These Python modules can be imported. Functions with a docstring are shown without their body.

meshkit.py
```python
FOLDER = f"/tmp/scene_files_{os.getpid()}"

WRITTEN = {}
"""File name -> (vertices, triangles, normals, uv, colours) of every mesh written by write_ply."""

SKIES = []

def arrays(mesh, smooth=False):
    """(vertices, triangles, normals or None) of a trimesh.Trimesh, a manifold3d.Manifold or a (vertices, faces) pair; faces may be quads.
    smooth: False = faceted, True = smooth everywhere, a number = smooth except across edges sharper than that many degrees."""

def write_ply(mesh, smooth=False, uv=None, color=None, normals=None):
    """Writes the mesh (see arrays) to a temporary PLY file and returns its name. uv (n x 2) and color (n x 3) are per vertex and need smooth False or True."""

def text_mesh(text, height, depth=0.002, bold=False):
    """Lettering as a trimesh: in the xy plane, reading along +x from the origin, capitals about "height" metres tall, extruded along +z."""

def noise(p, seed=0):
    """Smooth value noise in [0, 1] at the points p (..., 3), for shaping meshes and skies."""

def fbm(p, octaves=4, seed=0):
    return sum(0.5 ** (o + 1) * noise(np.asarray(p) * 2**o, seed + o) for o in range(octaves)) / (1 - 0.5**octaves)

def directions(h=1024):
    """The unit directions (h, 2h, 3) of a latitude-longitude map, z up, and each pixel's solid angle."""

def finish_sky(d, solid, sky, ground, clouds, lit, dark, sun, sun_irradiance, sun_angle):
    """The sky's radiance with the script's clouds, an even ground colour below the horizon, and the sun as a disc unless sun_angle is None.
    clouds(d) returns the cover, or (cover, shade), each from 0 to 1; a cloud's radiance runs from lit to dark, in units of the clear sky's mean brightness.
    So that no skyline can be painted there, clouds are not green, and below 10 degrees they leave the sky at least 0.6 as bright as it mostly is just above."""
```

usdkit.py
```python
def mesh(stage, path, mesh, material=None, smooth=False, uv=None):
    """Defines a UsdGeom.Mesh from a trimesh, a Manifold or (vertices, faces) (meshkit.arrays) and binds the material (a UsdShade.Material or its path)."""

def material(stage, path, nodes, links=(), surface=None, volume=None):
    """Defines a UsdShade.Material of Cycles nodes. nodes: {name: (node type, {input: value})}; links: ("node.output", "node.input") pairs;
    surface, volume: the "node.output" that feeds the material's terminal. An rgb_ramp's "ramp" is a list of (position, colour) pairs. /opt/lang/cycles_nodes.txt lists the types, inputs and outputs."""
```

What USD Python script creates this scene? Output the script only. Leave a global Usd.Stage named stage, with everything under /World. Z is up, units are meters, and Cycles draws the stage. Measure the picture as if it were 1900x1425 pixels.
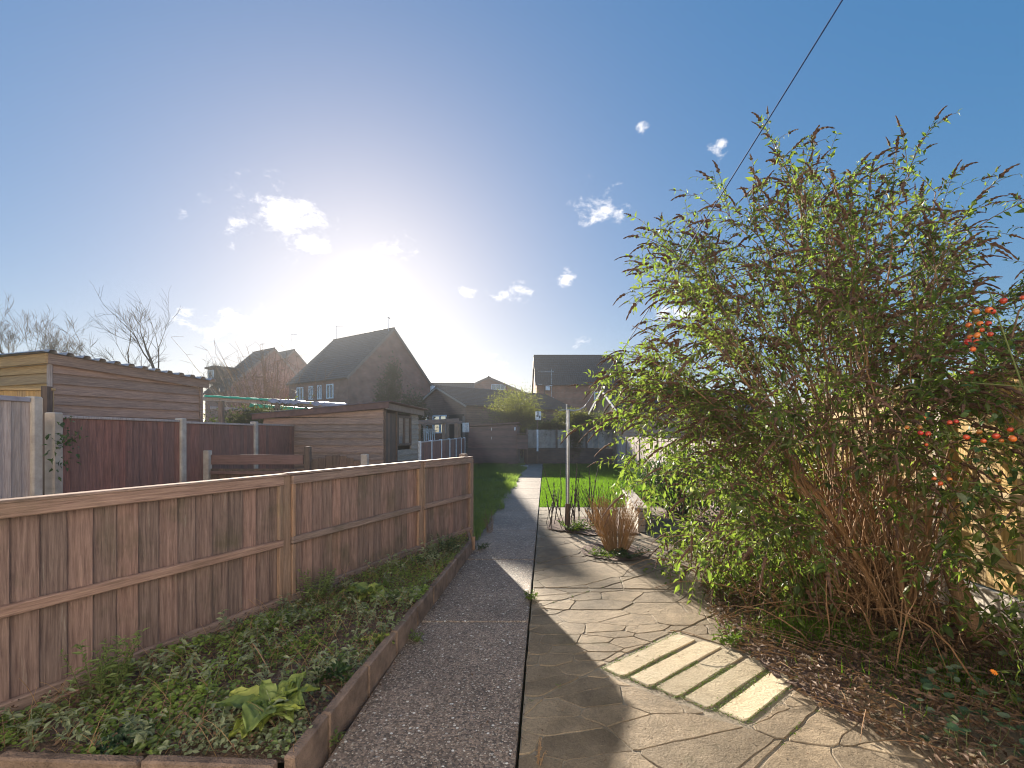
import math, random
import numpy as np
import trimesh, usdkit, meshkit
import shapely
from shapely.geometry import Polygon, MultiPoint, Point, LineString
from pxr import Usd, UsdGeom, UsdLux, UsdShade, Sdf, Gf

random.seed(7)
RNG = np.random.default_rng(7)
stage = Usd.Stage.CreateInMemory()
UsdGeom.SetStageUpAxis(stage, 'Z')
EXPOSURE, SKY_STRENGTH, SUN_INT = 1.8, 0.081, 1.2
HAZE = 0.0004
AIR, AEROSOL, OZONE = 1.0, 0.65, 2.5
SKY_GAMMA, SKY_TINT, SKY_SAT = 0.39, (1.03, 1.05, 1.18), 2.3
CLOUD, CLOUD_MAX = (5.2, 5.0, 4.9), 0.8
UsdGeom.SetStageMetersPerUnit(stage, 1.0)
UsdGeom.Xform.Define(stage, '/World')
UsdGeom.Scope.Define(stage, '/World/Looks')

# ---------------------------------------------------------------- camera, sky, sun
EYE = 1.5
cam = UsdGeom.Camera.Define(stage, '/World/camera')
cam.CreateHorizontalApertureAttr(36.0)
cam.CreateVerticalApertureAttr(27.0)
cam.CreateFocalLengthAttr(16.105)
cam.CreateVerticalApertureOffsetAttr(1.734)
cam.CreateClippingRangeAttr(Gf.Vec2f(0.05, 5000))
cam.CreateExposureAttr(EXPOSURE)
cam.AddTranslateOp().Set(Gf.Vec3d(0, 0, EYE))
cam.AddRotateXOp().Set(90.0)

SUN = np.array([-0.315, 1.0, 0.302]); SUN /= np.linalg.norm(SUN)
SUN_EL, SUN_ROT = math.asin(SUN[2]), math.atan2(SUN[0], SUN[1])

def unit(v):
    v = np.asarray(v, float)
    return v / max(np.linalg.norm(v), 1e-12)

def sky_material():
    n = {'tc': ('texture_coordinate', {}),
         'sky': ('sky_texture', {'sky_type': 'single_scattering', 'sun_disc': False, 'sun_elevation': SUN_EL, 'sun_rotation': SUN_ROT,
                                 'altitude': 50.0, 'air_density': AIR, 'aerosol_density': AEROSOL, 'ozone_density': OZONE}),
         'big': ('noise_texture', {'scale': 21.0, 'detail': 8.0, 'roughness': 0.66, 'distortion': 0.25}),
         'sq': ('mapping', {'scale': (1.0, 1.0, 1.7)}),
         'gm': ('gamma', {'gamma': SKY_GAMMA}), 'tn': ('mix', {'mix_type': 'multiply', 'fac': 1.0, 'color2': SKY_TINT}), 'hv': ('hsv', {'saturation': SKY_SAT}),
         'sd': ('vector_math', {'math_type': 'dot_product', 'vector2': tuple(SUN)}), 'sm': ('math', {'math_type': 'maximum', 'value2': 0.0}), 'sp': ('math', {'math_type': 'power', 'value2': 800.0}),
         'sk': ('math', {'math_type': 'multiply', 'value2': 3.2}), 'sc': ('combine_xyz', {}), 'au': ('mix', {'mix_type': 'add', 'fac': 1.0}),
         'bg': ('background_shader', {'strength': SKY_STRENGTH})}
    l = [('tc.generated', 'sq.vector'), ('sq.vector', 'big.vector')]
    # small fair-weather clouds: compass bearing (deg right of the garden axis), altitude (deg), half width, half height (deg)
    clouds = [(-27.0, 22.4, 5.4, 2.7), (-23.6, 21.0, 2.6, 1.2), (9.8, 26.0, 2.8, 1.9), (11.5, 25.6, 2.2, 1.1), (-14.0, 21.4, 1.7, 1.4), (-0.3, 17.2, 2.4, 0.95),
              (6.7, 18.3, 0.9, 1.0), (-30.0, 11.5, 6.2, 1.7), (-26.4, 10.6, 3.8, 1.9), (-35.8, 11.6, 1.6, 0.8), (-8.7, 7.0, 3.4, 1.8),
              (-3.0, 7.2, 3.8, 1.9), (-11.5, 13.8, 1.7, 0.7), (15.7, 32.5, 0.7, 0.5), (24.5, 29.6, 1.0, 1.1), (8.8, 11.4, 1.4, 1.1), (-5.4, 16.9, 1.1, 0.7),
              (19.5, 14.0, 3.0, 1.5), (-66.0, 14.0, 5.0, 2.0), (60.0, 17.0, 6.0, 2.4), (128.0, 22.0, 8.0, 3.2), (-140.0, 18.0, 7.0, 2.6)]
    prev = None
    for i, (az, al, w, h) in enumerate(clouds):
        az, al = math.radians(az), math.radians(al)
        c = (math.cos(al) * math.sin(az), math.cos(al) * math.cos(az), math.sin(al))
        w, h = math.radians(w), math.radians(h)
        n[f'd{i}'] = ('vector_math', {'math_type': 'subtract', 'vector2': c})
        n[f's{i}'] = ('vector_math', {'math_type': 'multiply', 'vector2': (1 / w, 1 / w, 1 / h)})
        n[f'l{i}'] = ('vector_math', {'math_type': 'length'})
        l += [('tc.generated', f'd{i}.vector1'), (f'd{i}.vector', f's{i}.vector1'), (f's{i}.vector', f'l{i}.vector1')]
        if prev is None:
            prev = f'l{i}.value'
        else:
            n[f'm{i}'] = ('math', {'math_type': 'minimum'})
            l += [(prev, f'm{i}.value1'), (f'l{i}.value', f'm{i}.value2')]
            prev = f'm{i}.value'
    # cover = smoothstep(noise*k - dist)
    n['nz'] = ('math', {'math_type': 'multiply_add', 'value2': 5.6, 'value3': -2.1})
    n['df'] = ('math', {'math_type': 'subtract'})
    n['cv'] = ('map_range', {'range_type': 'smoothstep', 'from_min': -0.25, 'from_max': 1.15, 'to_min': 0.0, 'to_max': CLOUD_MAX, 'clamp': True})
    n['mx'] = ('mix', {'mix_type': 'mix', 'color2': CLOUD})
    l += [('big.fac', 'nz.value1'), ('nz.value', 'df.value1'), (prev, 'df.value2'), ('df.value', 'cv.value'), ('cv.result', 'mx.fac'),
          ('sky.color', 'gm.color'), ('gm.color', 'hv.color'), ('hv.color', 'tn.color1'),
          ('tc.generated', 'sd.vector1'), ('sd.value', 'sm.value1'), ('sm.value', 'sp.value1'), ('sp.value', 'sk.value1'), ('sk.value', 'sc.x'), ('sk.value', 'sc.y'), ('sk.value', 'sc.z'),
          ('tn.color', 'au.color1'), ('sc.vector', 'au.color2'), ('au.color', 'mx.color1'), ('mx.color', 'bg.color')]
    return usdkit.material(stage, '/World/Looks/sky', n, l, surface='bg.background')

dome = UsdLux.DomeLight.Define(stage, '/World/sky')
dome.CreateIntensityAttr(1.0)
UsdShade.MaterialBindingAPI.Apply(dome.GetPrim()).Bind(sky_material())
dome.GetPrim().SetCustomDataByKey('kind', 'structure')
sun = UsdLux.DistantLight.Define(stage, '/World/sun')
sun.CreateIntensityAttr(SUN_INT)
sun.CreateAngleAttr(0.53)
sun.CreateNormalizeAttr(True)
sun.CreateColorAttr(Gf.Vec3f(1.0, 0.90, 0.74))
_z = SUN; _x = unit(np.cross([0, 0, 1], _z)); _y = np.cross(_z, _x)
sun.AddTransformOp().Set(Gf.Matrix4d(*_x, 0, *_y, 0, *_z, 0, 0, 0, 0, 1))

# ---------------------------------------------------------------- helpers: names, things, meshes
WORLD, COUNT = {'/World': np.eye(4)}, {}

def path_for(parent, name):
    k = (parent, name)
    COUNT[k] = COUNT.get(k, -1) + 1
    return f'{parent}/{name}' + (f'_{COUNT[k]:03d}' if COUNT[k] else '')

def say(prim, label=None, cat=None, group=None, kind=None):
    for k, v in (('label', label), ('category', cat), ('group', group), ('kind', kind)):
        if v:
            prim.SetCustomDataByKey(k, v)

def thing(name, label=None, cat=None, loc=(0, 0, 0), rotz=0.0, group=None, kind=None):
    p = path_for('/World', name)
    x = UsdGeom.Xform.Define(stage, p)
    x.AddTranslateOp().Set(Gf.Vec3d(*map(float, loc)))
    x.AddRotateZOp().Set(math.degrees(rotz))
    c, s = math.cos(rotz), math.sin(rotz)
    WORLD[p] = np.array([[c, -s, 0, loc[0]], [s, c, 0, loc[1]], [0, 0, 1, loc[2]], [0, 0, 0, 1.0]])
    say(x.GetPrim(), label, cat, group, kind)
    return p

_hull = None
def chamfered(c):
    """Vertices of a unit-topology chamfered box; half sizes hx,hy,hz and chamfer c."""
    hx, hy, hz, ch = c
    v = []
    for sx in (-1, 1):
        for sy in (-1, 1):
            for sz in (-1, 1):
                v += [(sx * hx, sy * (hy - ch), sz * (hz - ch)), (sx * (hx - ch), sy * hy, sz * (hz - ch)), (sx * (hx - ch), sy * (hy - ch), sz * hz)]
    return np.array(v)
def _make_hull():
    v = chamfered((1, 1.3, 1.7, 0.2))
    m = trimesh.convex.convex_hull(v)
    idx = [int(np.argmin(np.linalg.norm(v - p, axis=1))) for p in m.vertices]
    return np.array(idx)[m.faces]
CH_FACES = _make_hull()
BOX_V = np.array([(x, y, z) for x in (-1, 1) for y in (-1, 1) for z in (-1, 1)], float)
BOX_F = np.array([(0, 1, 3), (0, 3, 2), (4, 6, 7), (4, 7, 5), (0, 4, 5), (0, 5, 1), (2, 3, 7), (2, 7, 6), (0, 2, 6), (0, 6, 4), (1, 5, 7), (1, 7, 3)])

class MB:
    """Collects shapes in world coordinates; build() makes them ONE mesh of the scene."""
    def __init__(self):
        self.v, self.f, self.n = [], [], 0
    def add(self, v, f):
        v, f = np.asarray(v, float), np.asarray(f, int)
        self.v.append(v); self.f.append(f + self.n); self.n += len(v)
        return self
    def mesh(self, m):
        return self.add(m.vertices, m.faces)
    def box(self, c, size, ax=None, ch=0.0):
        """centre, full sizes along axes ax (3x3 rows) or angle about z."""
        h = np.asarray(size, float) / 2
        if ch > 0:
            v, f = chamfered((*h, min(ch, h.min() * 0.6))), CH_FACES
        else:
            v, f = BOX_V * h, BOX_F
        if ax is not None:
            if np.ndim(ax) == 0:
                cs, sn = math.cos(ax), math.sin(ax)
                ax = np.array([[cs, sn, 0], [-sn, cs, 0], [0, 0, 1.0]])
            v = v @ np.asarray(ax)
        return self.add(v + np.asarray(c, float), f)
    def beam(self, p0, p1, w, h, ch=0.0, up=(0, 0, 1)):
        """bar from p0 to p1; w sideways, h along up."""
        p0, p1 = np.asarray(p0, float), np.asarray(p1, float)
        d = p1 - p0; L = np.linalg.norm(d); d = d / L
        s = unit(np.cross(up, d)) if abs(np.dot(unit(up), d)) < 0.999 else np.array([1.0, 0, 0])
        u = np.cross(d, s)
        return self.box((p0 + p1) / 2, (L, w, h), np.array([d, s, u]), ch)
    def tube(self, pts, radii, sides=6, cap=True):
        p = np.asarray(pts, float)
        r = np.broadcast_to(np.asarray(radii, float), (len(p),))
        t = np.gradient(p, axis=0); t /= np.linalg.norm(t, axis=1, keepdims=True) + 1e-12
        ref = np.array([0, 0, 1.0]) if abs(t[:, 2]).mean() < 0.8 else np.array([1.0, 0, 0])
        a = np.cross(t, ref); a /= np.linalg.norm(a, axis=1, keepdims=True) + 1e-12
        b = np.cross(t, a)
        ang = np.arange(sides) * 2 * np.pi / sides
        v = p[:, None] + r[:, None, None] * (np.cos(ang)[None, :, None] * a[:, None] + np.sin(ang)[None, :, None] * b[:, None])
        i, j = np.meshgrid(np.arange(len(p) - 1), np.arange(sides), indexing='ij')
        q = np.stack([i * sides + j, i * sides + (j + 1) % sides, (i + 1) * sides + (j + 1) % sides, (i + 1) * sides + j], -1).reshape(-1, 4)
        f = np.vstack([q[:, [0, 2, 1]], q[:, [0, 3, 2]]])
        v = v.reshape(-1, 3)
        if cap:
            n = len(v)
            v = np.vstack([v, p[0], p[-1]])
            k = np.arange(sides)
            f = np.vstack([f, np.stack([np.full(sides, n), k, (k + 1) % sides], 1),
                           np.stack([np.full(sides, n + 1), (len(p) - 1) * sides + (k + 1) % sides, (len(p) - 1) * sides + k], 1)])
        return self.add(v, f)
    def prism(self, poly, z0, z1):
        return self.mesh(trimesh.creation.extrude_polygon(poly, z1 - z0, engine='earcut').apply_translation((0, 0, z0)))
    def strip(self, a, b):
        """surface between two polylines."""
        a, b = np.asarray(a, float), np.asarray(b, float); n = len(a)
        i = np.arange(n - 1)
        f = np.vstack([np.stack([i, i + n, i + 1], 1), np.stack([i + 1, i + n, i + n + 1], 1)])
        return self.add(np.vstack([a, b]), f)
    def arrays(self):
        return np.vstack(self.v), np.vstack(self.f)
    def build(self, name, mat, parent='/World', smooth=False, **kw):
        v, f = self.arrays()
        top = '/'.join(parent.split('/')[:3])
        m = np.linalg.inv(WORLD[top])
        used, f = np.unique(f, return_inverse=True); v, f = v[used], f.reshape(-1, 3)
        v = v @ m[:3, :3].T + m[:3, 3]
        p = path_for(parent, name)
        if smooth:
            me = usdkit.mesh(stage, p, (v, f), M[mat], smooth=smooth)
        else:
            me = usdkit.mesh(stage, p, (v, f), M[mat])
        say(me.GetPrim(), **kw)
        if parent == '/World':
            WORLD[p] = np.eye(4)
        return p

# ---------------------------------------------------------------- materials
M = {}
def mat(name, nodes, links, surface='p.BSDF', volume=None):
    M[name] = usdkit.material(stage, '/World/Looks/' + name, nodes, links, surface=surface, volume=volume)

def wood(name, dark, light, grain='z', rough=0.8, algae=0.0, pale=0.0, vary=0.35, bumpd=0.012, tint=(0.04, 0.055, 0.018)):
    sc = {'z': (34, 34, 1.7), 'h': (1.6, 1.6, 38)}[grain]
    n = {'tc': ('texture_coordinate', {}), 'mp': ('mapping', {'scale': sc}), 'oi': ('object_info', {}),
         'off': ('vector_math', {'math_type': 'add'}), 'cmb': ('combine_xyz', {}), 'mul': ('math', {'math_type': 'multiply', 'value2': 60.0}),
         'g': ('noise_texture', {'scale': 2.4, 'detail': 6.0, 'roughness': 0.7, 'distortion': 0.35}),
         'b': ('noise_texture', {'scale': 2.6, 'detail': 4.0, 'roughness': 0.6}),
         'gr': ('rgb_ramp', {'ramp': [(0.28, dark), (0.72, light)]}),
         'hv': ('hsv', {}), 'rv': ('map_range', {'from_min': 0, 'from_max': 1, 'to_min': 1 - vary, 'to_max': 1 + vary}),
         'rh': ('map_range', {'from_min': 0, 'from_max': 1, 'to_min': 0.86, 'to_max': 1.12}),
         'am': ('map_range', {'from_min': 0.52, 'from_max': 0.75, 'to_min': 0.0, 'to_max': algae, 'clamp': True}),
         'ax': ('mix', {'color2': tint}),
         'pn': ('noise_texture', {'scale': 1.6, 'detail': 7.0, 'roughness': 0.75}),
         'pm': ('map_range', {'from_min': 0.6, 'from_max': 0.72, 'to_min': 0.0, 'to_max': pale, 'clamp': True}),
         'px': ('mix', {'color2': (0.36, 0.31, 0.26)}),
         'bm': ('bump', {'strength': 0.55, 'distance': bumpd}), 'p': ('principled_bsdf', {'roughness': rough, 'specular_ior_level': 0.3})}
    l = [('tc.object', 'off.vector1'), ('oi.random', 'mul.value1'), ('mul.value', 'cmb.x'), ('mul.value', 'cmb.y'), ('cmb.vector', 'off.vector2'),
         ('off.vector', 'mp.vector'), ('mp.vector', 'g.vector'), ('tc.object', 'b.vector'), ('g.fac', 'gr.fac'), ('oi.random', 'rv.value'), ('oi.random', 'rh.value'),
         ('gr.color', 'hv.color'), ('rv.result', 'hv.value'), ('rh.result', 'hv.saturation'), ('b.fac', 'am.value'), ('am.result', 'ax.fac'), ('hv.color', 'ax.color1'),
         ('mp.vector', 'pn.vector'), ('pn.fac', 'pm.value'), ('pm.result', 'px.fac'), ('ax.color', 'px.color1'),
         ('px.color', 'p.base_color'), ('g.fac', 'bm.height'), ('bm.normal', 'p.normal')]
    mat(name, n, l)

def speckle(name, dark, light, scale=6.0, rough=0.85, fine=90.0, bump=0.3, bumpd=0.01, spec=0.4, extra=None):
    n = {'tc': ('texture_coordinate', {}), 'a': ('noise_texture', {'scale': scale, 'detail': 8.0, 'roughness': 0.65}), 'oi': ('object_info', {}),
         'r': ('rgb_ramp', {'ramp': [(0.3, dark), (0.7, light)]}), 'hv': ('hsv', {}), 'rv': ('map_range', {'to_min': 0.85, 'to_max': 1.15}),
         'f': ('noise_texture', {'scale': fine, 'detail': 3.0}), 'bm': ('bump', {'strength': bump, 'distance': bumpd}),
         'p': ('principled_bsdf', {'roughness': rough, 'specular_ior_level': spec})}
    l = [('tc.object', 'a.vector'), ('tc.object', 'f.vector'), ('a.fac', 'r.fac'), ('r.color', 'hv.color'), ('oi.random', 'rv.value'), ('rv.result', 'hv.value'),
         ('f.fac', 'bm.height'), ('bm.normal', 'p.normal'), ('hv.color', 'p.base_color')]
    mat(name, n, l)

def leafmat(name, ramp, rough=0.5, trans=0.45, tcol=1.6, vary_patch=True):
    n = {'ge': ('geometry', {}), 'tc': ('texture_coordinate', {}), 'r': ('rgb_ramp', {'ramp': ramp}),
         'ns': ('noise_texture', {'scale': 2.2, 'detail': 2.0}), 'mx': ('math', {'math_type': 'multiply_add', 'value2': 0.75}),
         'nm': ('map_range', {'from_min': 0.3, 'from_max': 0.7, 'to_min': 0.0, 'to_max': 0.25, 'clamp': True}),
         'p': ('principled_bsdf', {'roughness': rough, 'specular_ior_level': 0.45}),
         'tr': ('translucent_bsdf', {}), 'tm': ('mix', {'mix_type': 'multiply', 'fac': 1.0, 'color2': (tcol, tcol * 1.05, tcol * 0.55)}), 'm': ('mix_closure', {'fac': trans})}
    l = [('ge.random_per_island', 'mx.value1'), ('tc.object', 'ns.vector'), ('ns.fac', 'nm.value'), ('nm.result', 'mx.value3'), ('mx.value', 'r.fac'),
         ('r.color', 'p.base_color'), ('r.color', 'tm.color1'), ('tm.color', 'tr.color'), ('p.BSDF', 'm.closure1'), ('tr.BSDF', 'm.closure2')]
    mat(name, n, l, surface='m.closure')

def plain(name, col, rough=0.6, metal=0.0, spec=0.4, **kw):
    n = {'tc': ('texture_coordinate', {}), 'a': ('noise_texture', {'scale': kw.get('scale', 9.0), 'detail': 5.0, 'roughness': 0.6}),
         'r': ('rgb_ramp', {'ramp': [(0.3, tuple(c * 0.72 for c in col)), (0.7, tuple(min(1, c * 1.15) for c in col))]}),
         'p': ('principled_bsdf', {'roughness': rough, 'metallic': metal, 'specular_ior_level': spec})}
    mat(name, n, [('tc.object', 'a.vector'), ('a.fac', 'r.fac'), ('r.color', 'p.base_color')])

def brickmat(name, c1, c2, mortar, bw=0.225, rh=0.075):
    n = {'tc': ('texture_coordinate', {}), 'sx': ('separate_xyz', {}), 'ad': ('math', {'math_type': 'add'}), 'cb': ('combine_xyz', {}),
         'br': ('brick_texture', {'color1': c1, 'color2': c2, 'mortar': mortar, 'scale': 1.0, 'mortar_size': 0.008, 'mortar_smooth': 0.2, 'brick_width': bw, 'row_height': rh, 'bias': -0.2}),
         'ns': ('noise_texture', {'scale': 1.3, 'detail': 6.0}), 'mr': ('map_range', {'from_min': 0.3, 'from_max': 0.7, 'to_min': 0.7, 'to_max': 1.25}), 'hv': ('hsv', {}),
         'p': ('principled_bsdf', {'roughness': 0.9, 'specular_ior_level': 0.25})}
    l = [('tc.object', 'sx.vector'), ('sx.x', 'ad.value1'), ('sx.y', 'ad.value2'), ('ad.value', 'cb.x'), ('sx.z', 'cb.y'), ('cb.vector', 'br.vector'),
         ('tc.object', 'ns.vector'), ('ns.fac', 'mr.value'), ('mr.result', 'hv.value'), ('br.color', 'hv.color'), ('hv.color', 'p.base_color')]
    mat(name, n, l)

def roofmat(name, dark, light, tile=0.3, rough=0.7):
    """dark tiles: fine ribs across the course (local x runs along the ridge)."""
    n = {'tc': ('texture_coordinate', {}), 'w': ('wave_texture', {'wave_type': 'bands', 'bands_direction': 'x', 'scale': 1.0 / tile / 3.1416 * 1.57, 'distortion': 0.0}),
         'ns': ('noise_texture', {'scale': 3.0, 'detail': 8.0, 'roughness': 0.7}), 'r': ('rgb_ramp', {'ramp': [(0.3, dark), (0.72, light)]}),
         'mw': ('mix', {'mix_type': 'multiply', 'fac': 0.45}), 'bm': ('bump', {'strength': 0.7, 'distance': 0.04}), 'p': ('principled_bsdf', {'roughness': rough, 'specular_ior_level': 0.4})}
    l = [('tc.object', 'w.vector'), ('tc.object', 'ns.vector'), ('ns.fac', 'r.fac'), ('r.color', 'mw.color1'), ('w.color', 'mw.color2'), ('mw.color', 'p.base_color'),
         ('w.fac', 'bm.height'), ('bm.normal', 'p.normal')]
    mat(name, n, l)

wood('fence_wood', (0.10, 0.058, 0.052), (0.34, 0.225, 0.19), algae=0.6, pale=0.7, vary=0.26)
wood('fence_rail', (0.14, 0.085, 0.07), (0.42, 0.285, 0.23), grain='h', algae=0.4, pale=0.5, vary=0.2)
wood('fence_post', (0.15, 0.088, 0.062), (0.42, 0.27, 0.19), algae=0.35, pale=0.5, vary=0.15, tint=(0.14, 0.15, 0.025))
wood('brown_board', (0.12, 0.058, 0.048), (0.30, 0.15, 0.125), algae=0.15, pale=0.22, vary=0.22)
wood('grey_board', (0.26, 0.20, 0.18), (0.56, 0.47, 0.44), algae=0.1, pale=0.5, vary=0.2)
wood('shed_board', (0.15, 0.10, 0.082), (0.42, 0.30, 0.245), grain='h', algae=0.1, pale=0.35, vary=0.22)
wood('shed_honey', (0.22, 0.135, 0.065), (0.54, 0.37, 0.19), grain='h', pale=0.2, vary=0.2)
wood('shed_honey_post', (0.22, 0.135, 0.065), (0.54, 0.37, 0.19), grain='z', pale=0.2, vary=0.2)
wood('dark_shed', (0.09, 0.055, 0.05), (0.22, 0.135, 0.12), grain='h', algae=0.1, vary=0.25)
wood('dark_shed_v', (0.07, 0.046, 0.038), (0.18, 0.12, 0.095), grain='z', algae=0.3, vary=0.25)
wood('pale_board', (0.17, 0.14, 0.12), (0.40, 0.34, 0.29), grain='h', pale=0.4, vary=0.15)
wood('golden_board', (0.28, 0.18, 0.075), (0.55, 0.40, 0.20), grain='z', algae=0.12, pale=0.25, vary=0.25)
wood('golden_rail', (0.28, 0.20, 0.11), (0.55, 0.43, 0.27), grain='h', algae=0.3, pale=0.3, vary=0.2)
wood('bark', (0.035, 0.025, 0.018), (0.11, 0.085, 0.06), grain='z', rough=0.9, vary=0.1)
wood('cane', (0.13, 0.07, 0.036), (0.34, 0.205, 0.115), grain='z', rough=0.75, vary=0.1)
wood('twig', (0.10, 0.055, 0.032), (0.24, 0.14, 0.085), grain='z', rough=0.75, vary=0.1)
speckle('concrete', (0.27, 0.235, 0.2), (0.46, 0.42, 0.37), scale=5, fine=60)
speckle('concrete_post', (0.30, 0.25, 0.215), (0.5, 0.44, 0.385), scale=7, fine=80)
speckle('edging', (0.085, 0.058, 0.046), (0.30, 0.205, 0.155), scale=7, fine=110, bump=0.8, bumpd=0.014)
speckle('soil', (0.07, 0.045, 0.036), (0.24, 0.165, 0.135), scale=22, fine=60, bump=0.9, bumpd=0.03, rough=0.95)
speckle('far_ground', (0.06, 0.07, 0.03), (0.12, 0.11, 0.06), scale=0.8, fine=6, bump=0.5, bumpd=0.05, rough=0.95)
speckle('lawn_base', (0.05, 0.08, 0.018), (0.10, 0.15, 0.035), scale=3, fine=40, bump=0.6, bumpd=0.03, rough=0.9)
plain('white_paint', (0.74, 0.74, 0.76), rough=0.5)
plain('pale_slat', (0.42, 0.40, 0.37), rough=0.7)
plain('grey_cap', (0.33, 0.30, 0.34), rough=0.45)
plain('galvanised', (0.5, 0.5, 0.52), rough=0.38, metal=0.85)
plain('rust_iron', (0.12, 0.07, 0.05), rough=0.7, metal=0.3)
plain('black_plastic', (0.03, 0.03, 0.032), rough=0.5)
plain('gutter', (0.045, 0.035, 0.03), rough=0.5)
plain('cable', (0.03, 0.07, 0.20), rough=0.6, spec=0.2)
plain('felt', (0.13, 0.075, 0.07), rough=0.85)
plain('roof_sheet', (0.30, 0.30, 0.33), rough=0.5)
plain('green_net', (0.04, 0.42, 0.2), rough=0.35)
plain('room_dark', (0.02, 0.018, 0.016), rough=0.9)
plain('fascia', (0.20, 0.145, 0.12), rough=0.7)
mat('rose_hip', {'oi': ('object_info', {}), 'r': ('rgb_ramp', {'ramp': [(0.0, (0.40, 0.025, 0.02)), (0.45, (0.55, 0.085, 0.02)), (0.8, (0.62, 0.19, 0.03)), (1.0, (0.30, 0.13, 0.03))]}), 'tc': ('texture_coordinate', {}), 'ns': ('noise_texture', {'scale': 70.0, 'detail': 4.0}),
    'mr': ('map_range', {'from_min': 0.3, 'from_max': 0.7, 'to_min': 0.6, 'to_max': 1.25}), 'hv': ('hsv', {}), 'p': ('principled_bsdf', {'roughness': 0.25, 'specular_ior_level': 0.6})},
    [('oi.random', 'r.fac'), ('tc.object', 'ns.vector'), ('ns.fac', 'mr.value'), ('mr.result', 'hv.value'), ('r.color', 'hv.color'), ('hv.color', 'p.base_color')])
plain('hip_end', (0.035, 0.02, 0.012), rough=0.8)
plain('spent_flower', (0.10, 0.052, 0.032), rough=0.9, scale=60)
brickmat('brick_red', (0.22, 0.085, 0.06), (0.30, 0.13, 0.09), (0.25, 0.2, 0.17))
brickmat('brick_bright', (0.30, 0.10, 0.06), (0.38, 0.15, 0.09), (0.3, 0.23, 0.18))
brickmat('brick_buff', (0.33, 0.20, 0.14), (0.42, 0.27, 0.19), (0.36, 0.3, 0.25))
brickmat('weatherboard', (0.16, 0.09, 0.07), (0.2, 0.12, 0.09), (0.05, 0.03, 0.025), bw=4.0, rh=0.15)
roofmat('roof_dark', (0.035, 0.028, 0.027), (0.085, 0.068, 0.062))
roofmat('roof_brown', (0.055, 0.036, 0.033), (0.11, 0.075, 0.068))

def pane_mat():
    n = {'t': ('transparent_bsdf', {'color': (0.75, 0.8, 0.82)}), 'g': ('glossy_bsdf', {'roughness': 0.03}), 'f': ('fresnel', {'IOR': 1.52}),
         'mf': ('math', {'math_type': 'multiply_add', 'value2': 1.0, 'value3': 0.12}), 'm': ('mix_closure', {})}
    mat('glass', n, [('f.fac', 'mf.value1'), ('mf.value', 'm.fac'), ('t.BSDF', 'm.closure1'), ('g.BSDF', 'm.closure2')], surface='m.closure')
pane_mat()

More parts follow.
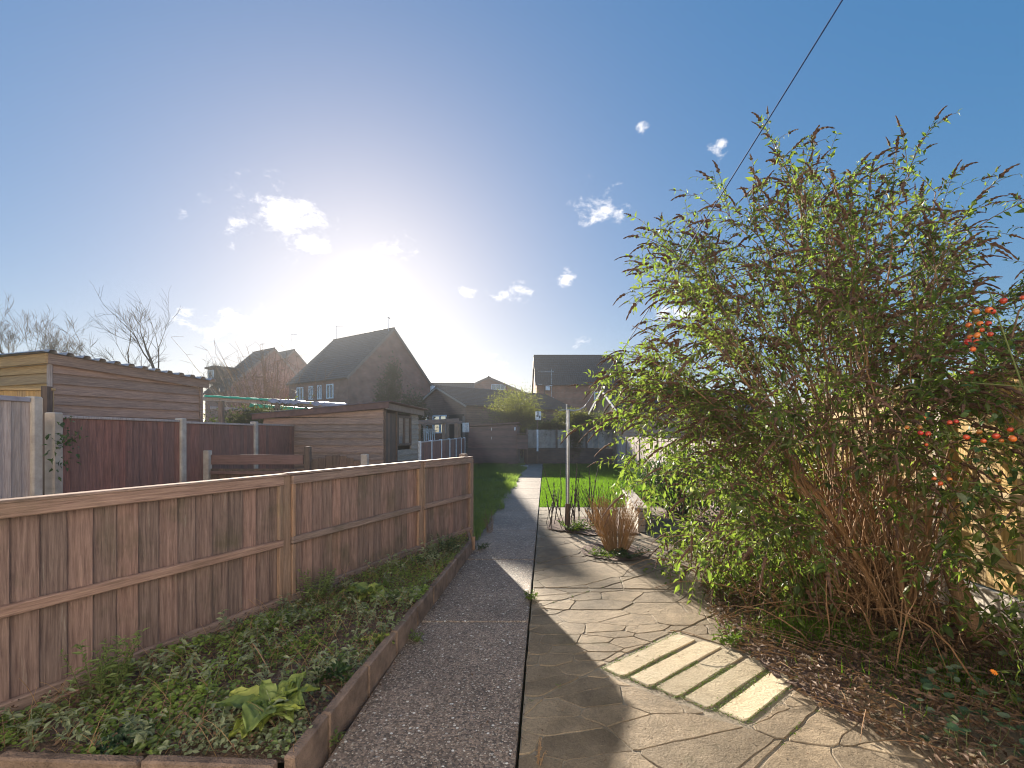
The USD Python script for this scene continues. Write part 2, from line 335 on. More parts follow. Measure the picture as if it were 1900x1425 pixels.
def path_mat():
    """exposed aggregate concrete: small pale and dark stones in a brown-grey matrix."""
    n = {'tc': ('texture_coordinate', {}),
         'v': ('voronoi_texture', {'scale': 95.0, 'feature': 'f1'}), 'v2': ('voronoi_texture', {'scale': 48.0, 'feature': 'f1'}),
         'sc': ('separate_color', {}), 'sc2': ('separate_color', {}),
         'th': ('map_range', {'from_min': 0.72, 'from_max': 0.95, 'to_min': 0, 'to_max': 1, 'clamp': True}),
         'th2': ('map_range', {'from_min': 0.9, 'from_max': 0.97, 'to_min': 0, 'to_max': 1, 'clamp': True}),
         'in2': ('map_range', {'from_min': 0.30, 'from_max': 0.42, 'to_min': 1, 'to_max': 0, 'clamp': True}), 'mu2': ('math', {'math_type': 'multiply'}),
         'in1': ('map_range', {'from_min': 0.38, 'from_max': 0.52, 'to_min': 1, 'to_max': 0, 'clamp': True}), 'mu1': ('math', {'math_type': 'multiply'}),
         'st': ('rgb_ramp', {'ramp': [(0.0, (0.09, 0.066, 0.05)), (0.5, (0.20, 0.145, 0.11)), (1.0, (0.36, 0.265, 0.20))]}),
         'ns': ('noise_texture', {'scale': 1.1, 'detail': 8.0, 'roughness': 0.65}), 'mr': ('map_range', {'from_min': 0.3, 'from_max': 0.7, 'to_min': 0.58, 'to_max': 1.3}), 'hv': ('hsv', {}),
         'm1': ('mix', {'color2': (0.52, 0.45, 0.37)}), 'm2': ('mix', {'color2': (0.72, 0.68, 0.62)}),
         'bm': ('bump', {'strength': 0.55, 'distance': 0.006, 'invert': True}), 'p': ('principled_bsdf', {'roughness': 0.62, 'specular_ior_level': 0.5})}
    l = [('tc.object', 'v.vector'), ('tc.object', 'v2.vector'), ('v.color', 'sc.color'), ('v2.color', 'sc2.color'), ('sc.r', 'st.fac'), ('sc.g', 'th.value'), ('sc2.g', 'th2.value'),
         ('v2.distance', 'in2.value'), ('th2.result', 'mu2.value1'), ('in2.result', 'mu2.value2'), ('v.distance', 'in1.value'), ('th.result', 'mu1.value1'), ('in1.result', 'mu1.value2'),
         ('tc.object', 'ns.vector'), ('ns.fac', 'mr.value'), ('mr.result', 'hv.value'), ('st.color', 'hv.color'),
         ('hv.color', 'm1.color1'), ('mu1.value', 'm1.fac'), ('m1.color', 'm2.color1'), ('mu2.value', 'm2.fac'), ('m2.color', 'p.base_color'),
         ('v.distance', 'bm.height'), ('bm.normal', 'p.normal')]
    mat('aggregate', n, l)
path_mat()

def stone_mat(name, dark, mid, light, moss=0.35):
    n = {'tc': ('texture_coordinate', {}), 'a': ('noise_texture', {'scale': 3.2, 'detail': 9.0, 'roughness': 0.68, 'distortion': 0.4}), 'oi': ('object_info', {}),
         'f': ('noise_texture', {'scale': 85.0, 'detail': 4.0, 'roughness': 0.7}), 'r': ('rgb_ramp', {'ramp': [(0.25, dark), (0.5, mid), (0.78, light)]}),
         'hv': ('hsv', {}), 'rv': ('map_range', {'to_min': 0.72, 'to_max': 1.2}), 'fm': ('map_range', {'from_min': 0.3, 'from_max': 0.7, 'to_min': 0.72, 'to_max': 1.2}), 'hv2': ('hsv', {}),
         'mn': ('noise_texture', {'scale': 1.7, 'detail': 7.0, 'roughness': 0.7}), 'mm': ('map_range', {'from_min': 0.56, 'from_max': 0.74, 'to_min': 0, 'to_max': moss, 'clamp': True}), 'mx': ('mix', {'color2': (0.075, 0.08, 0.03)}),
         'w': ('noise_texture', {'scale': 17.0, 'detail': 9.0, 'roughness': 0.68, 'distortion': 0.3}), 'ad': ('math', {'math_type': 'multiply_add', 'value2': 0.55}),
         'bm': ('bump', {'strength': 0.75, 'distance': 0.014}), 'p': ('principled_bsdf', {'roughness': 0.78, 'specular_ior_level': 0.4})}
    l = [('tc.object', 'a.vector'), ('tc.object', 'f.vector'), ('tc.object', 'mn.vector'), ('tc.object', 'w.vector'), ('a.fac', 'r.fac'), ('r.color', 'hv.color'), ('oi.random', 'rv.value'), ('rv.result', 'hv.value'),
         ('f.fac', 'fm.value'), ('fm.result', 'hv2.value'), ('hv.color', 'hv2.color'), ('mn.fac', 'mm.value'), ('mm.result', 'mx.fac'), ('hv2.color', 'mx.color1'), ('mx.color', 'p.base_color'),
         ('f.fac', 'ad.value1'), ('w.fac', 'ad.value3'), ('ad.value', 'bm.height'), ('bm.normal', 'p.normal')]
    mat(name, n, l)
stone_mat('paving', (0.11, 0.082, 0.052), (0.24, 0.18, 0.118), (0.38, 0.295, 0.20), moss=0.5)
stone_mat('mortar', (0.20, 0.155, 0.11), (0.34, 0.275, 0.20), (0.48, 0.40, 0.30), moss=0.5)
stone_mat('yellow_slab', (0.42, 0.33, 0.21), (0.54, 0.44, 0.30), (0.64, 0.54, 0.39), moss=0.12)
stone_mat('pale_panel', (0.15, 0.135, 0.125), (0.27, 0.245, 0.225), (0.38, 0.355, 0.33), moss=0.4)

leafmat('buddleia_leaf', [(0.0, (0.07, 0.085, 0.028)), (0.3, (0.10, 0.15, 0.028)), (0.7, (0.165, 0.245, 0.035)), (0.9, (0.25, 0.30, 0.065)), (1.0, (0.36, 0.34, 0.17))], rough=0.5, trans=0.52, tcol=2.5)
leafmat('grass_blade', [(0.0, (0.06, 0.115, 0.010)), (0.6, (0.10, 0.18, 0.015)), (1.0, (0.18, 0.23, 0.03))], rough=0.5, trans=0.5, tcol=2.2)
leafmat('rough_grass', [(0.0, (0.11, 0.16, 0.05)), (0.5, (0.18, 0.25, 0.065)), (0.8, (0.28, 0.29, 0.11)), (1.0, (0.36, 0.29, 0.16))], rough=0.5, trans=0.45, tcol=2.0)
leafmat('ground_leaf', [(0.0, (0.13, 0.18, 0.06)), (0.4, (0.23, 0.29, 0.095)), (0.65, (0.33, 0.36, 0.13)), (0.8, (0.48, 0.42, 0.16)), (0.92, (0.42, 0.26, 0.16)), (1.0, (0.34, 0.18, 0.13))], rough=0.5, trans=0.35, tcol=1.8)
leafmat('grey_leaf', [(0.0, (0.19, 0.22, 0.13)), (0.5, (0.32, 0.35, 0.21)), (0.8, (0.44, 0.43, 0.26)), (1.0, (0.48, 0.36, 0.24))], rough=0.55, trans=0.3, tcol=1.6)
leafmat('lime_leaf', [(0.0, (0.19, 0.27, 0.06)), (0.6, (0.34, 0.42, 0.10)), (1.0, (0.50, 0.48, 0.14))], rough=0.5, trans=0.4, tcol=1.7)
leafmat('deep_leaf', [(0.0, (0.035, 0.065, 0.022)), (0.5, (0.065, 0.115, 0.036)), (1.0, (0.12, 0.17, 0.06))], rough=0.4, trans=0.3, tcol=1.7)
leafmat('litter_leaf', [(0.0, (0.08, 0.045, 0.028)), (0.3, (0.20, 0.12, 0.075)), (0.65, (0.36, 0.25, 0.165)), (0.88, (0.58, 0.46, 0.34)), (1.0, (0.30, 0.32, 0.12))], rough=0.7, trans=0.2, tcol=1.2)
leafmat('rosette_leaf', [(0.0, (0.13, 0.20, 0.055)), (0.5, (0.17, 0.245, 0.065)), (1.0, (0.22, 0.29, 0.07))], rough=0.5, trans=0.35, tcol=1.7)
leafmat('conifer', [(0.0, (0.05, 0.06, 0.026)), (0.6, (0.10, 0.115, 0.045)), (1.0, (0.18, 0.17, 0.07))], rough=0.6, trans=0.4, tcol=1.6)
leafmat('golden_leaf', [(0.0, (0.11, 0.115, 0.03)), (0.6, (0.20, 0.20, 0.06)), (1.0, (0.32, 0.29, 0.10))], rough=0.5, trans=0.4, tcol=1.8)
leafmat('dry_stalk', [(0.0, (0.34, 0.21, 0.12)), (0.6, (0.56, 0.40, 0.24)), (1.0, (0.70, 0.56, 0.36))], rough=0.7, trans=0.4, tcol=1.2)
leafmat('dark_twig', [(0.0, (0.035, 0.022, 0.018)), (1.0, (0.12, 0.085, 0.065))], rough=0.7, trans=0.0)
leafmat('moss_leaf', [(0.0, (0.08, 0.13, 0.015)), (1.0, (0.18, 0.24, 0.03))], rough=0.6, trans=0.35, tcol=1.8)

# ---------------------------------------------------------------- leaf clouds
def frame(D, N):
    D = D / (np.linalg.norm(D, axis=1, keepdims=True) + 1e-12)
    S = np.cross(D, N); S /= np.linalg.norm(S, axis=1, keepdims=True) + 1e-12
    return D, S, np.cross(S, D)
def _tmpl(kind):
    if kind == 'lance':      # 5 verts, 4 triangles
        u, w, h = [0, .42, .42, .42, 1], [0, -.5, 0, .5, 0], [0, .10, 0, .10, -.12]
        f = [(0, 2, 1), (0, 3, 2), (1, 2, 4), (2, 3, 4)]
    elif kind == 'lance2':   # longer, curved
        u = [0, .2, .2, .2, .5, .5, .5, .8, .8, .8, 1]; w = [0, -.3, 0, .3, -.5, 0, .5, -.32, 0, .32, 0]; h = [0, .09, .03, .09, .08, 0, .08, -.04, -.1, -.04, -.24]
        f = [(0, 2, 1), (0, 3, 2), (1, 2, 5), (1, 5, 4), (2, 3, 6), (2, 6, 5), (4, 5, 8), (4, 8, 7), (5, 6, 9), (5, 9, 8), (7, 8, 10), (8, 9, 10)]
    elif kind == 'round':
        a = np.linspace(0, 2 * np.pi, 8)[:-1]
        u = [0.5] + list(.5 - .5 * np.cos(a)); w = [0] + list(.5 * np.sin(a)); h = [0.0] + [.10] * 7
        f = [(0, 1 + i, 1 + (i + 1) % 7) for i in range(7)]
    elif kind == 'blade':
        u, w, h = [0, 0, .55, .55, 1], [-.5, .5, -.35, .35, 0], [0, 0, .0, .0, -.22]
        f = [(0, 1, 3), (0, 3, 2), (2, 3, 4)]
    return np.array(u, float), np.array(w, float), np.array(h, float), np.array(f)
def leaves(mb, P, D, N, L, W, kind='lance'):
    n = len(P)
    if not n:
        return mb
    u, w, h, f = _tmpl(kind)
    D, S, U = frame(np.asarray(D, float), np.asarray(N, float))
    L, W = np.broadcast_to(L, (n,))[:, None, None], np.broadcast_to(W, (n,))[:, None, None]
    v = np.asarray(P)[:, None] + D[:, None] * (u[None, :, None] * L) + S[:, None] * (w[None, :, None] * W) + U[:, None] * (h[None, :, None] * L)
    ff = f[None] + (np.arange(n) * len(u))[:, None, None]
    return mb.add(v.reshape(-1, 3), ff.reshape(-1, 3))
def rdir(n, up=0.0):
    d = RNG.normal(size=(n, 3)); d[:, 2] += up
    return d / np.linalg.norm(d, axis=1, keepdims=True)
# ================================================================ THE SETTING
def sheet(poly, z, name, matname, parent='/World', cell=None, bump=0.0, seed=1, **kw):
    """a ground sheet over a polygon; with a cell size it is a bumpy grid."""
    mb = MB()
    if cell is None:
        v, f = trimesh.creation.triangulate_polygon(poly, engine='earcut')
        mb.add(np.c_[v, np.full(len(v), z)], f)
    else:
        x0, y0, x1, y1 = poly.bounds
        nx, ny = int((x1 - x0) / cell) + 2, int((y1 - y0) / cell) + 2
        X, Y = np.meshgrid(np.linspace(x0, x1, nx), np.linspace(y0, y1, ny))
        P = np.c_[X.ravel(), Y.ravel()]
        Z = z + bump * (meshkit.fbm(np.c_[P * 2.3, np.zeros(len(P))], 4, seed) - 0.5) * 2
        i, j = np.meshgrid(np.arange(ny - 1), np.arange(nx - 1), indexing='ij'); a = (i * nx + j).ravel()
        F = np.vstack([np.c_[a, a + 1, a + nx + 1], np.c_[a, a + nx + 1, a + nx]])
        c = P[F].mean(1)
        F = F[shapely.contains_xy(poly, c[:, 0], c[:, 1])]
        mb.add(np.c_[P, Z], F)
    return mb.build(name, matname, parent, smooth=True if cell else False, **kw)

sheet(Polygon([(-220, -60), (220, -60), (220, 320), (-220, 320)]), -0.14, 'ground', 'far_ground', kind='structure')
PS = 0.0731
def path_r(y): return -0.138 + PS * y
def path_l(y): return -1.004 + PS * y

# path: concrete bays with recessed joints
path = thing('garden_path', kind='structure')
joints = [0.6, 3.65, 5.45, 7.1, 8.85, 10.6, 12.4, 14.2, 16.0, 17.8, 19.8, 22.3]
for a, b in zip(joints[:-1], joints[1:]):
    a2, b2 = a + 0.009, b - 0.009
    m = MB(); ch = 0.006
    lo = [(path_l(a2), a2), (path_r(a2), a2), (path_r(b2), b2), (path_l(b2), b2)]
    hi = list(Polygon(lo).buffer(-ch, join_style=2).exterior.coords)[:-1]
    lo = list(shapely.geometry.polygon.orient(Polygon(lo)).exterior.coords)[:-1]
    hi = list(shapely.geometry.polygon.orient(Polygon(hi)).exterior.coords)[:-1]
    k0 = min(range(4), key=lambda k: math.dist(hi[k], lo[0])); hi = hi[k0:] + hi[:k0]
    v = [(x, y, -0.1) for x, y in lo] + [(x, y, -ch) for x, y in lo] + [(x, y, 0.0) for x, y in hi]
    f = []
    for k in range(4):
        n = (k + 1) % 4
        f += [(k, n, 4 + n), (k, 4 + n, 4 + k), (4 + k, 4 + n, 8 + n), (4 + k, 8 + n, 8 + k)]
    f += [(8, 9, 10), (8, 10, 11)]
    m.add(v, f).build('path_slab', 'aggregate', path)

# patio: crazy paving cast in slabs, with a panel of five yellow slabs let in
patio = thing('patio', kind='structure')
def pr(y): return path_r(y) + 0.016
PATIO = Polygon([(pr(1.2), 1.2), (2.6, 1.2), (2.25, 2.4), (1.95, 3.2), (2.1, 4.2), (2.45, 5.4), (2.9, 6.6), (2.75, 7.9), (1.0, 8.3), (pr(9.3), 9.3)])
strips = [[(.579, 2.93), (.675, 2.84), (1.317, 3.38), (1.249, 3.437)]]
st0 = np.array([(.579, 2.93), (.715, 2.815), (.84, 2.71), (.97, 2.60), (1.113, 2.49)])
axis_len = [.84, .84, .82, .80, .76]
ax, wd = np.array([0.79, 0.613]), np.array([0.66, -0.75])
slab_polys = []
for s, L in zip(st0, axis_len):
    a = s; b = s + wd * 0.15; slab_polys.append(Polygon([a, b, b + ax * L, a + ax * L]))
block = shapely.union_all(slab_polys).convex_hull.buffer(0.035, join_style=2)
soil_cut = [Point(1.30, 5.80).buffer(0.42), Polygon([(0.55, 7.15), (1.15, 6.7), (1.9, 6.8), (2.0, 8.0), (0.95, 8.25), (0.62, 7.8)])]
cut = shapely.union_all([block] + soil_cut)
sheet(Polygon([(pr(1.0), 1.0), (3.0, 1.0), (3.0, 9.35), (pr(9.35), 9.35)]), -0.0085, 'mortar_bed', 'mortar', patio)
rs = np.random.default_rng(21)
def jitter_poly(g, amp=0.006, step=0.05, seed=0):
    """slightly wavy outline."""
    ring = LineString(g.exterior.coords)
    n = max(6, int(ring.length / step))
    pts = np.array([ring.interpolate(k / n, normalized=True).coords[0] for k in range(n)])
    d = np.c_[meshkit.noise(np.c_[pts * 14, np.full(n, seed)]), meshkit.noise(np.c_[pts * 14, np.full(n, seed + 9.5)])] - 0.5
    p = Polygon(pts + d * 2 * amp)
    return p if p.is_valid else g
def stone(g, z, name, matname, parent, th=0.012, ch=0.005, tilt=0.0, amp=0.005, step=0.05, **kw):
    g = jitter_poly(shapely.geometry.polygon.orient(g), amp, step)
    c = np.array(g.centroid.coords[0])
    p = np.array(shapely.geometry.polygon.orient(g).exterior.coords)[:-1]
    q = c + (p - c) * (1 - ch / np.maximum(np.linalg.norm(p - c, axis=1, keepdims=True), 0.02))
    n = len(p); tx, ty = rs.uniform(-tilt, tilt, 2)
    def up(r, zz): return np.c_[r, zz + (r - c) @ np.array([tx, ty])]
    v = np.vstack([up(p, z - th), up(p, z - ch * 0.8), up(q, z), [[*c, z]]])
    k = np.arange(n); k1 = (k + 1) % n
    f = np.vstack([np.c_[k, k1, n + k1], np.c_[k, n + k1, n + k], np.c_[n + k, n + k1, 2 * n + k1], np.c_[n + k, 2 * n + k1, 2 * n + k], np.c_[2 * n + k, 2 * n + k1, np.full(n, 3 * n)]])
    return MB().add(v, f).build(name, matname, parent, **kw)
# the cast slabs (about 1.1 m, turned against the path), each printed with irregular stones
ang = math.atan2(ax[1], ax[0])
seeds = []
for _ in range(4000):
    x, y = rs.uniform(-0.1, 3.1), rs.uniform(1.1, 9.4)
    dmin = 0.15 if y < 4.5 else 0.32
    if all((.62 * (x - a) + .25 * (y - b)) ** 2 + (1.3 * (y - b) - .25 * (x - a)) ** 2 > (dmin * (0.75 + 1.3 * w * w)) ** 2 for a, b, w in seeds):
        seeds.append((x, y, rs.uniform(0, 1)))
MS = np.array([[.62, .25], [-.25, 1.3]]); MI = np.linalg.inv(MS)      # stones are longer across the path than along it
cells = shapely.voronoi_polygons(MultiPoint([tuple(MS @ (a, b)) for a, b, _ in seeds]))
cells = shapely.transform(cells, lambda q: q @ MI.T)
lines = []
for k in range(-6, 12):
    o = np.array([.56, 2.93]) + np.array([wd[0], wd[1]]) * 1.02 * k
    lines.append(LineString([o - ax * 9, o + ax * 9]))
grid = shapely.union_all([l.buffer(0.004) for l in lines] + [LineString([(pr(4.46), 4.46), (1.0, 4.44), (3.2, 4.3)]).buffer(0.010)])
for g in cells.geoms:
    g = g.intersection(PATIO).difference(cut).difference(grid)
    for h in getattr(g, 'geoms', [g]):
        h = h.buffer(-0.0028)
        for q in getattr(h, 'geoms', [h]):
            if q.geom_type == 'Polygon' and q.area > 0.0035 and not q.interiors:
                near = q.centroid.y < 5.2
                stone(q.simplify(0.004), rs.uniform(-0.0065, -0.001), 'paving_stone', 'paving', patio, tilt=0.005, amp=0.009, step=0.045 if near else 0.14, ch=0.004)
for g in slab_polys:
    stone(g.buffer(-0.006), 0.002 + rs.uniform(-.002, .003), 'paving_slab', 'yellow_slab', patio, amp=0.002, step=0.06, ch=0.006, tilt=0.006, label='smooth yellow paving slab')

# right-hand bed, raised bed soil, lawns
BED_R = Polygon([(1.75, 1.0), (4.2, 1.0), (4.6, 9.4), (2.75, 9.4), (2.78, 7.9), (2.92, 6.6), (2.45, 5.4), (2.05, 4.3), (1.62, 3.7), (1.62, 3.0), (1.68, 2.6), (1.85, 2.25), (2.02, 2.0), (2.1, 1.4)])
sheet(BED_R, -0.002, 'border_soil', 'soil', cell=0.07, bump=0.045, kind='structure')
for i, g in enumerate(soil_cut):
    sheet(g, 0.012, 'planting_pocket', 'soil', cell=0.05, bump=0.015, seed=5 + i, kind='structure')
FD = unit([.4125, .911]); FN = np.array([FD[1], -FD[0]]); F0 = np.array([-1.83, 3.70])
def fpt(s, off=0.0): return F0 + FD * s + FN * off
K0, K1 = np.array([-.905, 1.9]), np.array([-.50, 5.75])
KD = unit(K1 - K0); KN = np.array([KD[1], -KD[0]])
BED_L = Polygon([K0, K1, (-.62, 6.40), tuple(fpt(-3.3)), (-3.4, 1.92), (-2.4, 1.9)])
sheet(BED_L.buffer(-.055), 0.10, 'bed_soil', 'soil', cell=0.06, bump=0.025, seed=3, kind='structure')
LAWN_R = Polygon([(pr(9.3), 9.36), (2.2, 9.4), (4.3, 9.4), (5.0, 22.6), (path_r(22.6) + .02, 22.6)])
LAWN_L = Polygon([(-.62, 6.3), (path_l(6.2) - .03, 6.2), (path_l(22.3), 22.3), (-2.25, 22.3), (-2.25, 9.0), (-1.1, 6.3)])
sheet(LAWN_R, -0.03, 'lawn', 'lawn_base', cell=0.25, bump=0.02, seed=8, kind='structure')
sheet(LAWN_L, -0.03, 'rough_lawn', 'lawn_base', cell=0.25, bump=0.05, seed=9, kind='structure')

# concrete edging round the raised bed
ed = thing('bed_edging', 'low brown concrete edging boards holding the raised weed bed beside the path', 'edging')
cuts = [-0.35, 0.0]
total = np.linalg.norm(K1 - K0)
e = 0.30
while e < total - 0.2:
    cuts.append(e); e += 0.455
cuts = [c for c in cuts if c >= 0] + [total]
for a, b in zip(cuts[:-1], cuts[1:]):
    p0, p1 = K0 + KD * (a + .004) + KN * 0.0, K0 + KD * (b - .004)
    j = rs.uniform(-.006, .006)
    MB().beam((*p0 - KN * .025, 0.035 + j), (*p1 - KN * .025 + KN * j, 0.035 + j * .5), 0.05, 0.25, ch=0.008).build('edging_board', 'edging', ed)
xs = [K0[0] + .0, K0[0] - .62, K0[0] - 1.24, K0[0] - 1.86]
for k in range(3):
    MB().beam((xs[k + 1] + .004, K0[1] - .005 + .02 * k, 0.035), (xs[k] - .056 * (k == 0) - .004, K0[1] - .015 + .02 * (k - 1), 0.035), 0.05, 0.25, ch=0.008).build('edging_board', 'edging', ed)
MB().beam((*(K1 - KN * .03 + KD * .01), 0.05), (-.60, 6.36, 0.05), 0.03, 0.16, ch=0.004).build('edging_board', 'fence_rail', ed)
for q in (0.25, 1.0):
    c = K1 * (1 - q) + np.array([-.60, 6.36]) * q
    MB().beam((*c + KN * .03, -0.05), (*c + KN * .03, 0.17), 0.04, 0.04, ch=0.004, up=(*KD, 0)).build('edging_peg', 'fence_post', ed)

# ---------------------------------------------------------------- fences
def board(p, d, n, w, z0, z1, th=0.014, twist=0.06, lean=0.0):
    """one vertical feather-edge board centred at p (2D), along d, facing n."""
    c, s = math.cos(twist), math.sin(twist)
    d3 = np.array([d[0] * c + n[0] * s, d[1] * c + n[1] * s, 0]); n3 = np.array([n[0] * c - d[0] * s, n[1] * c - d[1] * s, 0])
    up = unit(np.array([0, 0, 1.0]) + d3 * lean)
    return MB().box((*p, (z0 + z1) / 2), (w, th, z1 - z0), np.array([d3, n3, up]), 0.003)

fence = thing('timber_fence', 'low weathered red-brown board fence with three rails behind the raised bed', 'fence', loc=(*F0, 0))
posts = [-3.69, -1.845, 0.0, 1.84, 3.04]
for a, b in zip(posts[:-1], posts[1:]):
    a2, b2 = a + 0.04, b - 0.04
    n = max(3, round((b2 - a2) / 0.107)); pitch = (b2 - a2) / n
    dz = rs.uniform(-.008, .008)
    for k in range(n):
        s = a2 + (k + .5) * pitch
        board(fpt(s, -0.018), FD, FN, pitch + 0.018, 0.135 + rs.uniform(-.01, .004), 1.118 + dz, twist=0.16 + rs.uniform(-.05, .05), th=0.013, lean=rs.uniform(-.004, .004)).build('board', 'fence_wood', fence)
    for z, h, w in ((1.118, 0.072, 0.042), (0.625, 0.055, 0.036), (0.158, 0.06, 0.036)):
        t = rs.uniform(-.006, .006)
        MB().beam((*fpt(a2 + .002, .016), z + dz + t), (*fpt(b2 - .002, .016), z + dz - t), w, h, ch=0.005).build('rail', 'fence_rail', fence)
    MB().beam((*fpt(a2 - .03, -.004), 1.163 + dz), (*fpt(b2 + .03, -.004), 1.163 + dz), 0.085, 0.018, ch=0.004).build('capping', 'fence_rail', fence)
    for e_, sg in ((a2, 1), (b2, -1)):
        MB().beam((*fpt(e_ + sg * .02, .012), 0.19), (*fpt(e_ + sg * .02, .012), 0.594), 0.036, 0.032, ch=0.004, up=(*FN, 0)).build('batten', 'fence_post', fence)
        MB().beam((*fpt(e_ + sg * .02, .012), 0.655), (*fpt(e_ + sg * .02, .012), 1.081 + dz), 0.036, 0.032, ch=0.004, up=(*FN, 0)).build('batten', 'fence_post', fence)
    MB().beam((*fpt(a2, .03), 0.075), (*fpt(b2, .03), 0.075), 0.03, 0.09, ch=0.004).build('gravel_board', 'fence_rail', fence)
for s in posts:
    MB().beam((*fpt(s, -.02), -0.1), (*fpt(s, -.02), 1.165 if s < 3 else 1.14), 0.076, 0.076, ch=0.005, up=(*FN, 0)).build('post', 'fence_post', fence)
MB().beam((*fpt(2.97, -.085), -0.1), (*fpt(2.97, -.085), 1.21), 0.09, 0.09, ch=0.006, up=(*FN, 0)).build('post', 'fence_post', fence)

def panel_run(name, label, pts, z0, z1, matname, pitch=0.1, post=0.1, postmat='concrete_post', posttop=None, cap='fence_rail', cap_h=0.03, n=None, post_at=None, gravel=None, cat='fence', gap=0.0, twist=0.22, railz=(), th=0.014):
    """a straight run of panels between posts; pts are the posts' 2D places."""
    t = thing(name, label, cat, loc=(*pts[0], 0))
    for i, (p, q) in enumerate(zip(pts[:-1], pts[1:])):
        p, q = np.asarray(p, float), np.asarray(q, float)
        d = unit(q - p); L = np.linalg.norm(q - p) - post
        nn = np.array([d[1], -d[0]])
        if n is not None and np.dot(nn, n) < 0:
            nn = -nn
        k = max(2, round(L / pitch)); w = L / k
        zz0 = z0 + (gravel or 0)
        zt = z1 + rs.uniform(-.012, .012)
        for j in range(k):
            c = p + d * (post / 2 + (j + .5) * w)
            board(c, d, nn, w * (1 - gap) + (0.014 if gap == 0 else 0), zz0 + 0.02, zt - cap_h * .5 if cap else zt + rs.uniform(-.01, .01), twist=twist + rs.uniform(-.05, .05), lean=rs.uniform(-.005, .005), th=th).build('board', matname, t)
        for rz in railz:
            MB().beam((*(p + d * post / 2 + nn * .03), rz), (*(q - d * post / 2 + nn * .03), rz), 0.036, 0.06, ch=0.005).build('rail', cap or matname, t)
        if cap:
            MB().beam((*(p + d * (post / 2 + .003)), zt), (*(q - d * (post / 2 + .003)), zt), 0.06, cap_h, ch=0.004).build('capping', cap, t)
        if gravel:
            MB().beam((*(p + d * (post / 2 + .003)), z0 + gravel / 2), (*(q - d * (post / 2 + .003)), z0 + gravel / 2), 0.05, gravel, ch=0.006).build('gravel_board', 'concrete', t)
    for p in pts:
        MB().box((*p, (posttop or z1 + .05) / 2 - .05), (post, post, (posttop or z1 + .05) + .1), math.atan2(*(np.asarray(pts[1], float) - pts[0])[::-1]), 0.012).build('post', postmat, t)
    return t
panel_run('panel_fence', "neighbour's brown feather-edge panel fence with pale concrete posts in front of the weathered shed", [(-4.70, 4.70), (-4.70, 6.50), (-4.70, 8.35), (-4.70, 10.2)], 0, 1.665, 'brown_board', pitch=0.1, post=0.105, posttop=1.715, n=(1, 0), cap='grey_board')
panel_run('panel_fence', 'taller silver-grey board fence with a purple-grey cap at the left edge', [(-4.70, 2.55), (-4.70, 4.50)], 0, 1.83, 'grey_board', pitch=0.085, post=0.10, posttop=1.86, n=(1, 0), cap='grey_cap', cap_h=0.045)
t = thing('timber_screen', 'sunny yellow timber screen with a flat cap showing behind the silver-grey fence', 'screen', loc=(-5.6, 5.2, 0))
for k in range(6):
    board((-5.80 + .105 * k, 5.22), (1, 0), (0, -1), 0.112, 0, 1.985, twist=.04).build('board', 'shed_honey_post', t)
MB().beam((-5.87, 5.21, 2.0), (-5.21, 5.21, 2.0), 0.05, 0.03, ch=.004).build('capping', 'shed_honey', t)
MB().beam((-5.25, 5.17, 0), (-5.25, 5.17, 2.03), 0.07, 0.07, ch=.004, up=(0, 1, 0)).build('post', 'dark_shed_v', t)
t = thing('bin_store', 'small dark store with a sloping purple-grey lid behind the silver-grey fence', 'store', loc=(-6.1, 5.0, 0))
MB().box((-6.25, 5.1, .95), (0.62, 0.5, 1.9), ch=.01).build('body', 'dark_shed_v', t)
MB().beam((-6.7, 5.05, 1.98), (-5.9, 5.05, 1.94), 0.62, 0.05, ch=.01).build('lid', 'grey_cap', t)

# low dark cross fence
cf = thing('cross_fence', 'low dark brown cross fence with an arched second panel between the two gardens', 'fence', loc=(-4.6, 7.0, 0))
for i, (xa, xb) in enumerate(((-4.60, -3.18), (-3.06, -2.32))):
    k = round((xb - xa) / .11); w = (xb - xa) / k
    for j in range(k):
        x = xa + (j + .5) * w
        zt = 1.06 if i == 0 else 1.06 + .11 * math.sin(math.pi * (x - xa) / (xb - xa))
        board((x, 7.0), (1, 0), (0, -1), w + .012, 0.05, zt - (.1 if i == 0 else 0), twist=.1, th=.014).build('board', 'dark_shed_v', cf)
MB().beam((-4.58, 6.98, 1.10), (-3.18, 6.98, 1.10), 0.03, 0.15, ch=.006).build('rail', 'dark_shed', cf)
MB().beam((-4.58, 6.965, .90), (-3.18, 6.965, .90), 0.03, 0.05, ch=.006).build('rail', 'dark_shed', cf)
MB().beam((-3.06, 6.965, .62), (-2.32, 6.965, .62), 0.03, 0.06, ch=.006).build('rail', 'dark_shed', cf)
for x, zt, m_, w in ((-4.66, 1.24, 'concrete_post', .1), (-3.12, 1.30, 'dark_shed_v', .085), (-2.25, 1.185, 'concrete_post', .1)):
    MB().box((x, 7.0, zt / 2 - .05), (w, w, zt + .1), 0.0, .01).build('post', m_, cf)

# boundary fence with white posts, far end of the left side
panel_run('boundary_fence', 'dark brown boundary fence with slim white posts beyond the dim shed with the window', [(-2.30, 11.35), (-2.30, 12.95), (-2.30, 14.75), (-2.30, 16.7), (-2.30, 18.6), (-2.30, 20.5), (-2.28, 21.9)], 0, 1.28, 'brown_board', pitch=0.15, post=0.09, postmat='white_paint', posttop=1.31, n=(1, 0), cap='grey_board', gravel=.12)

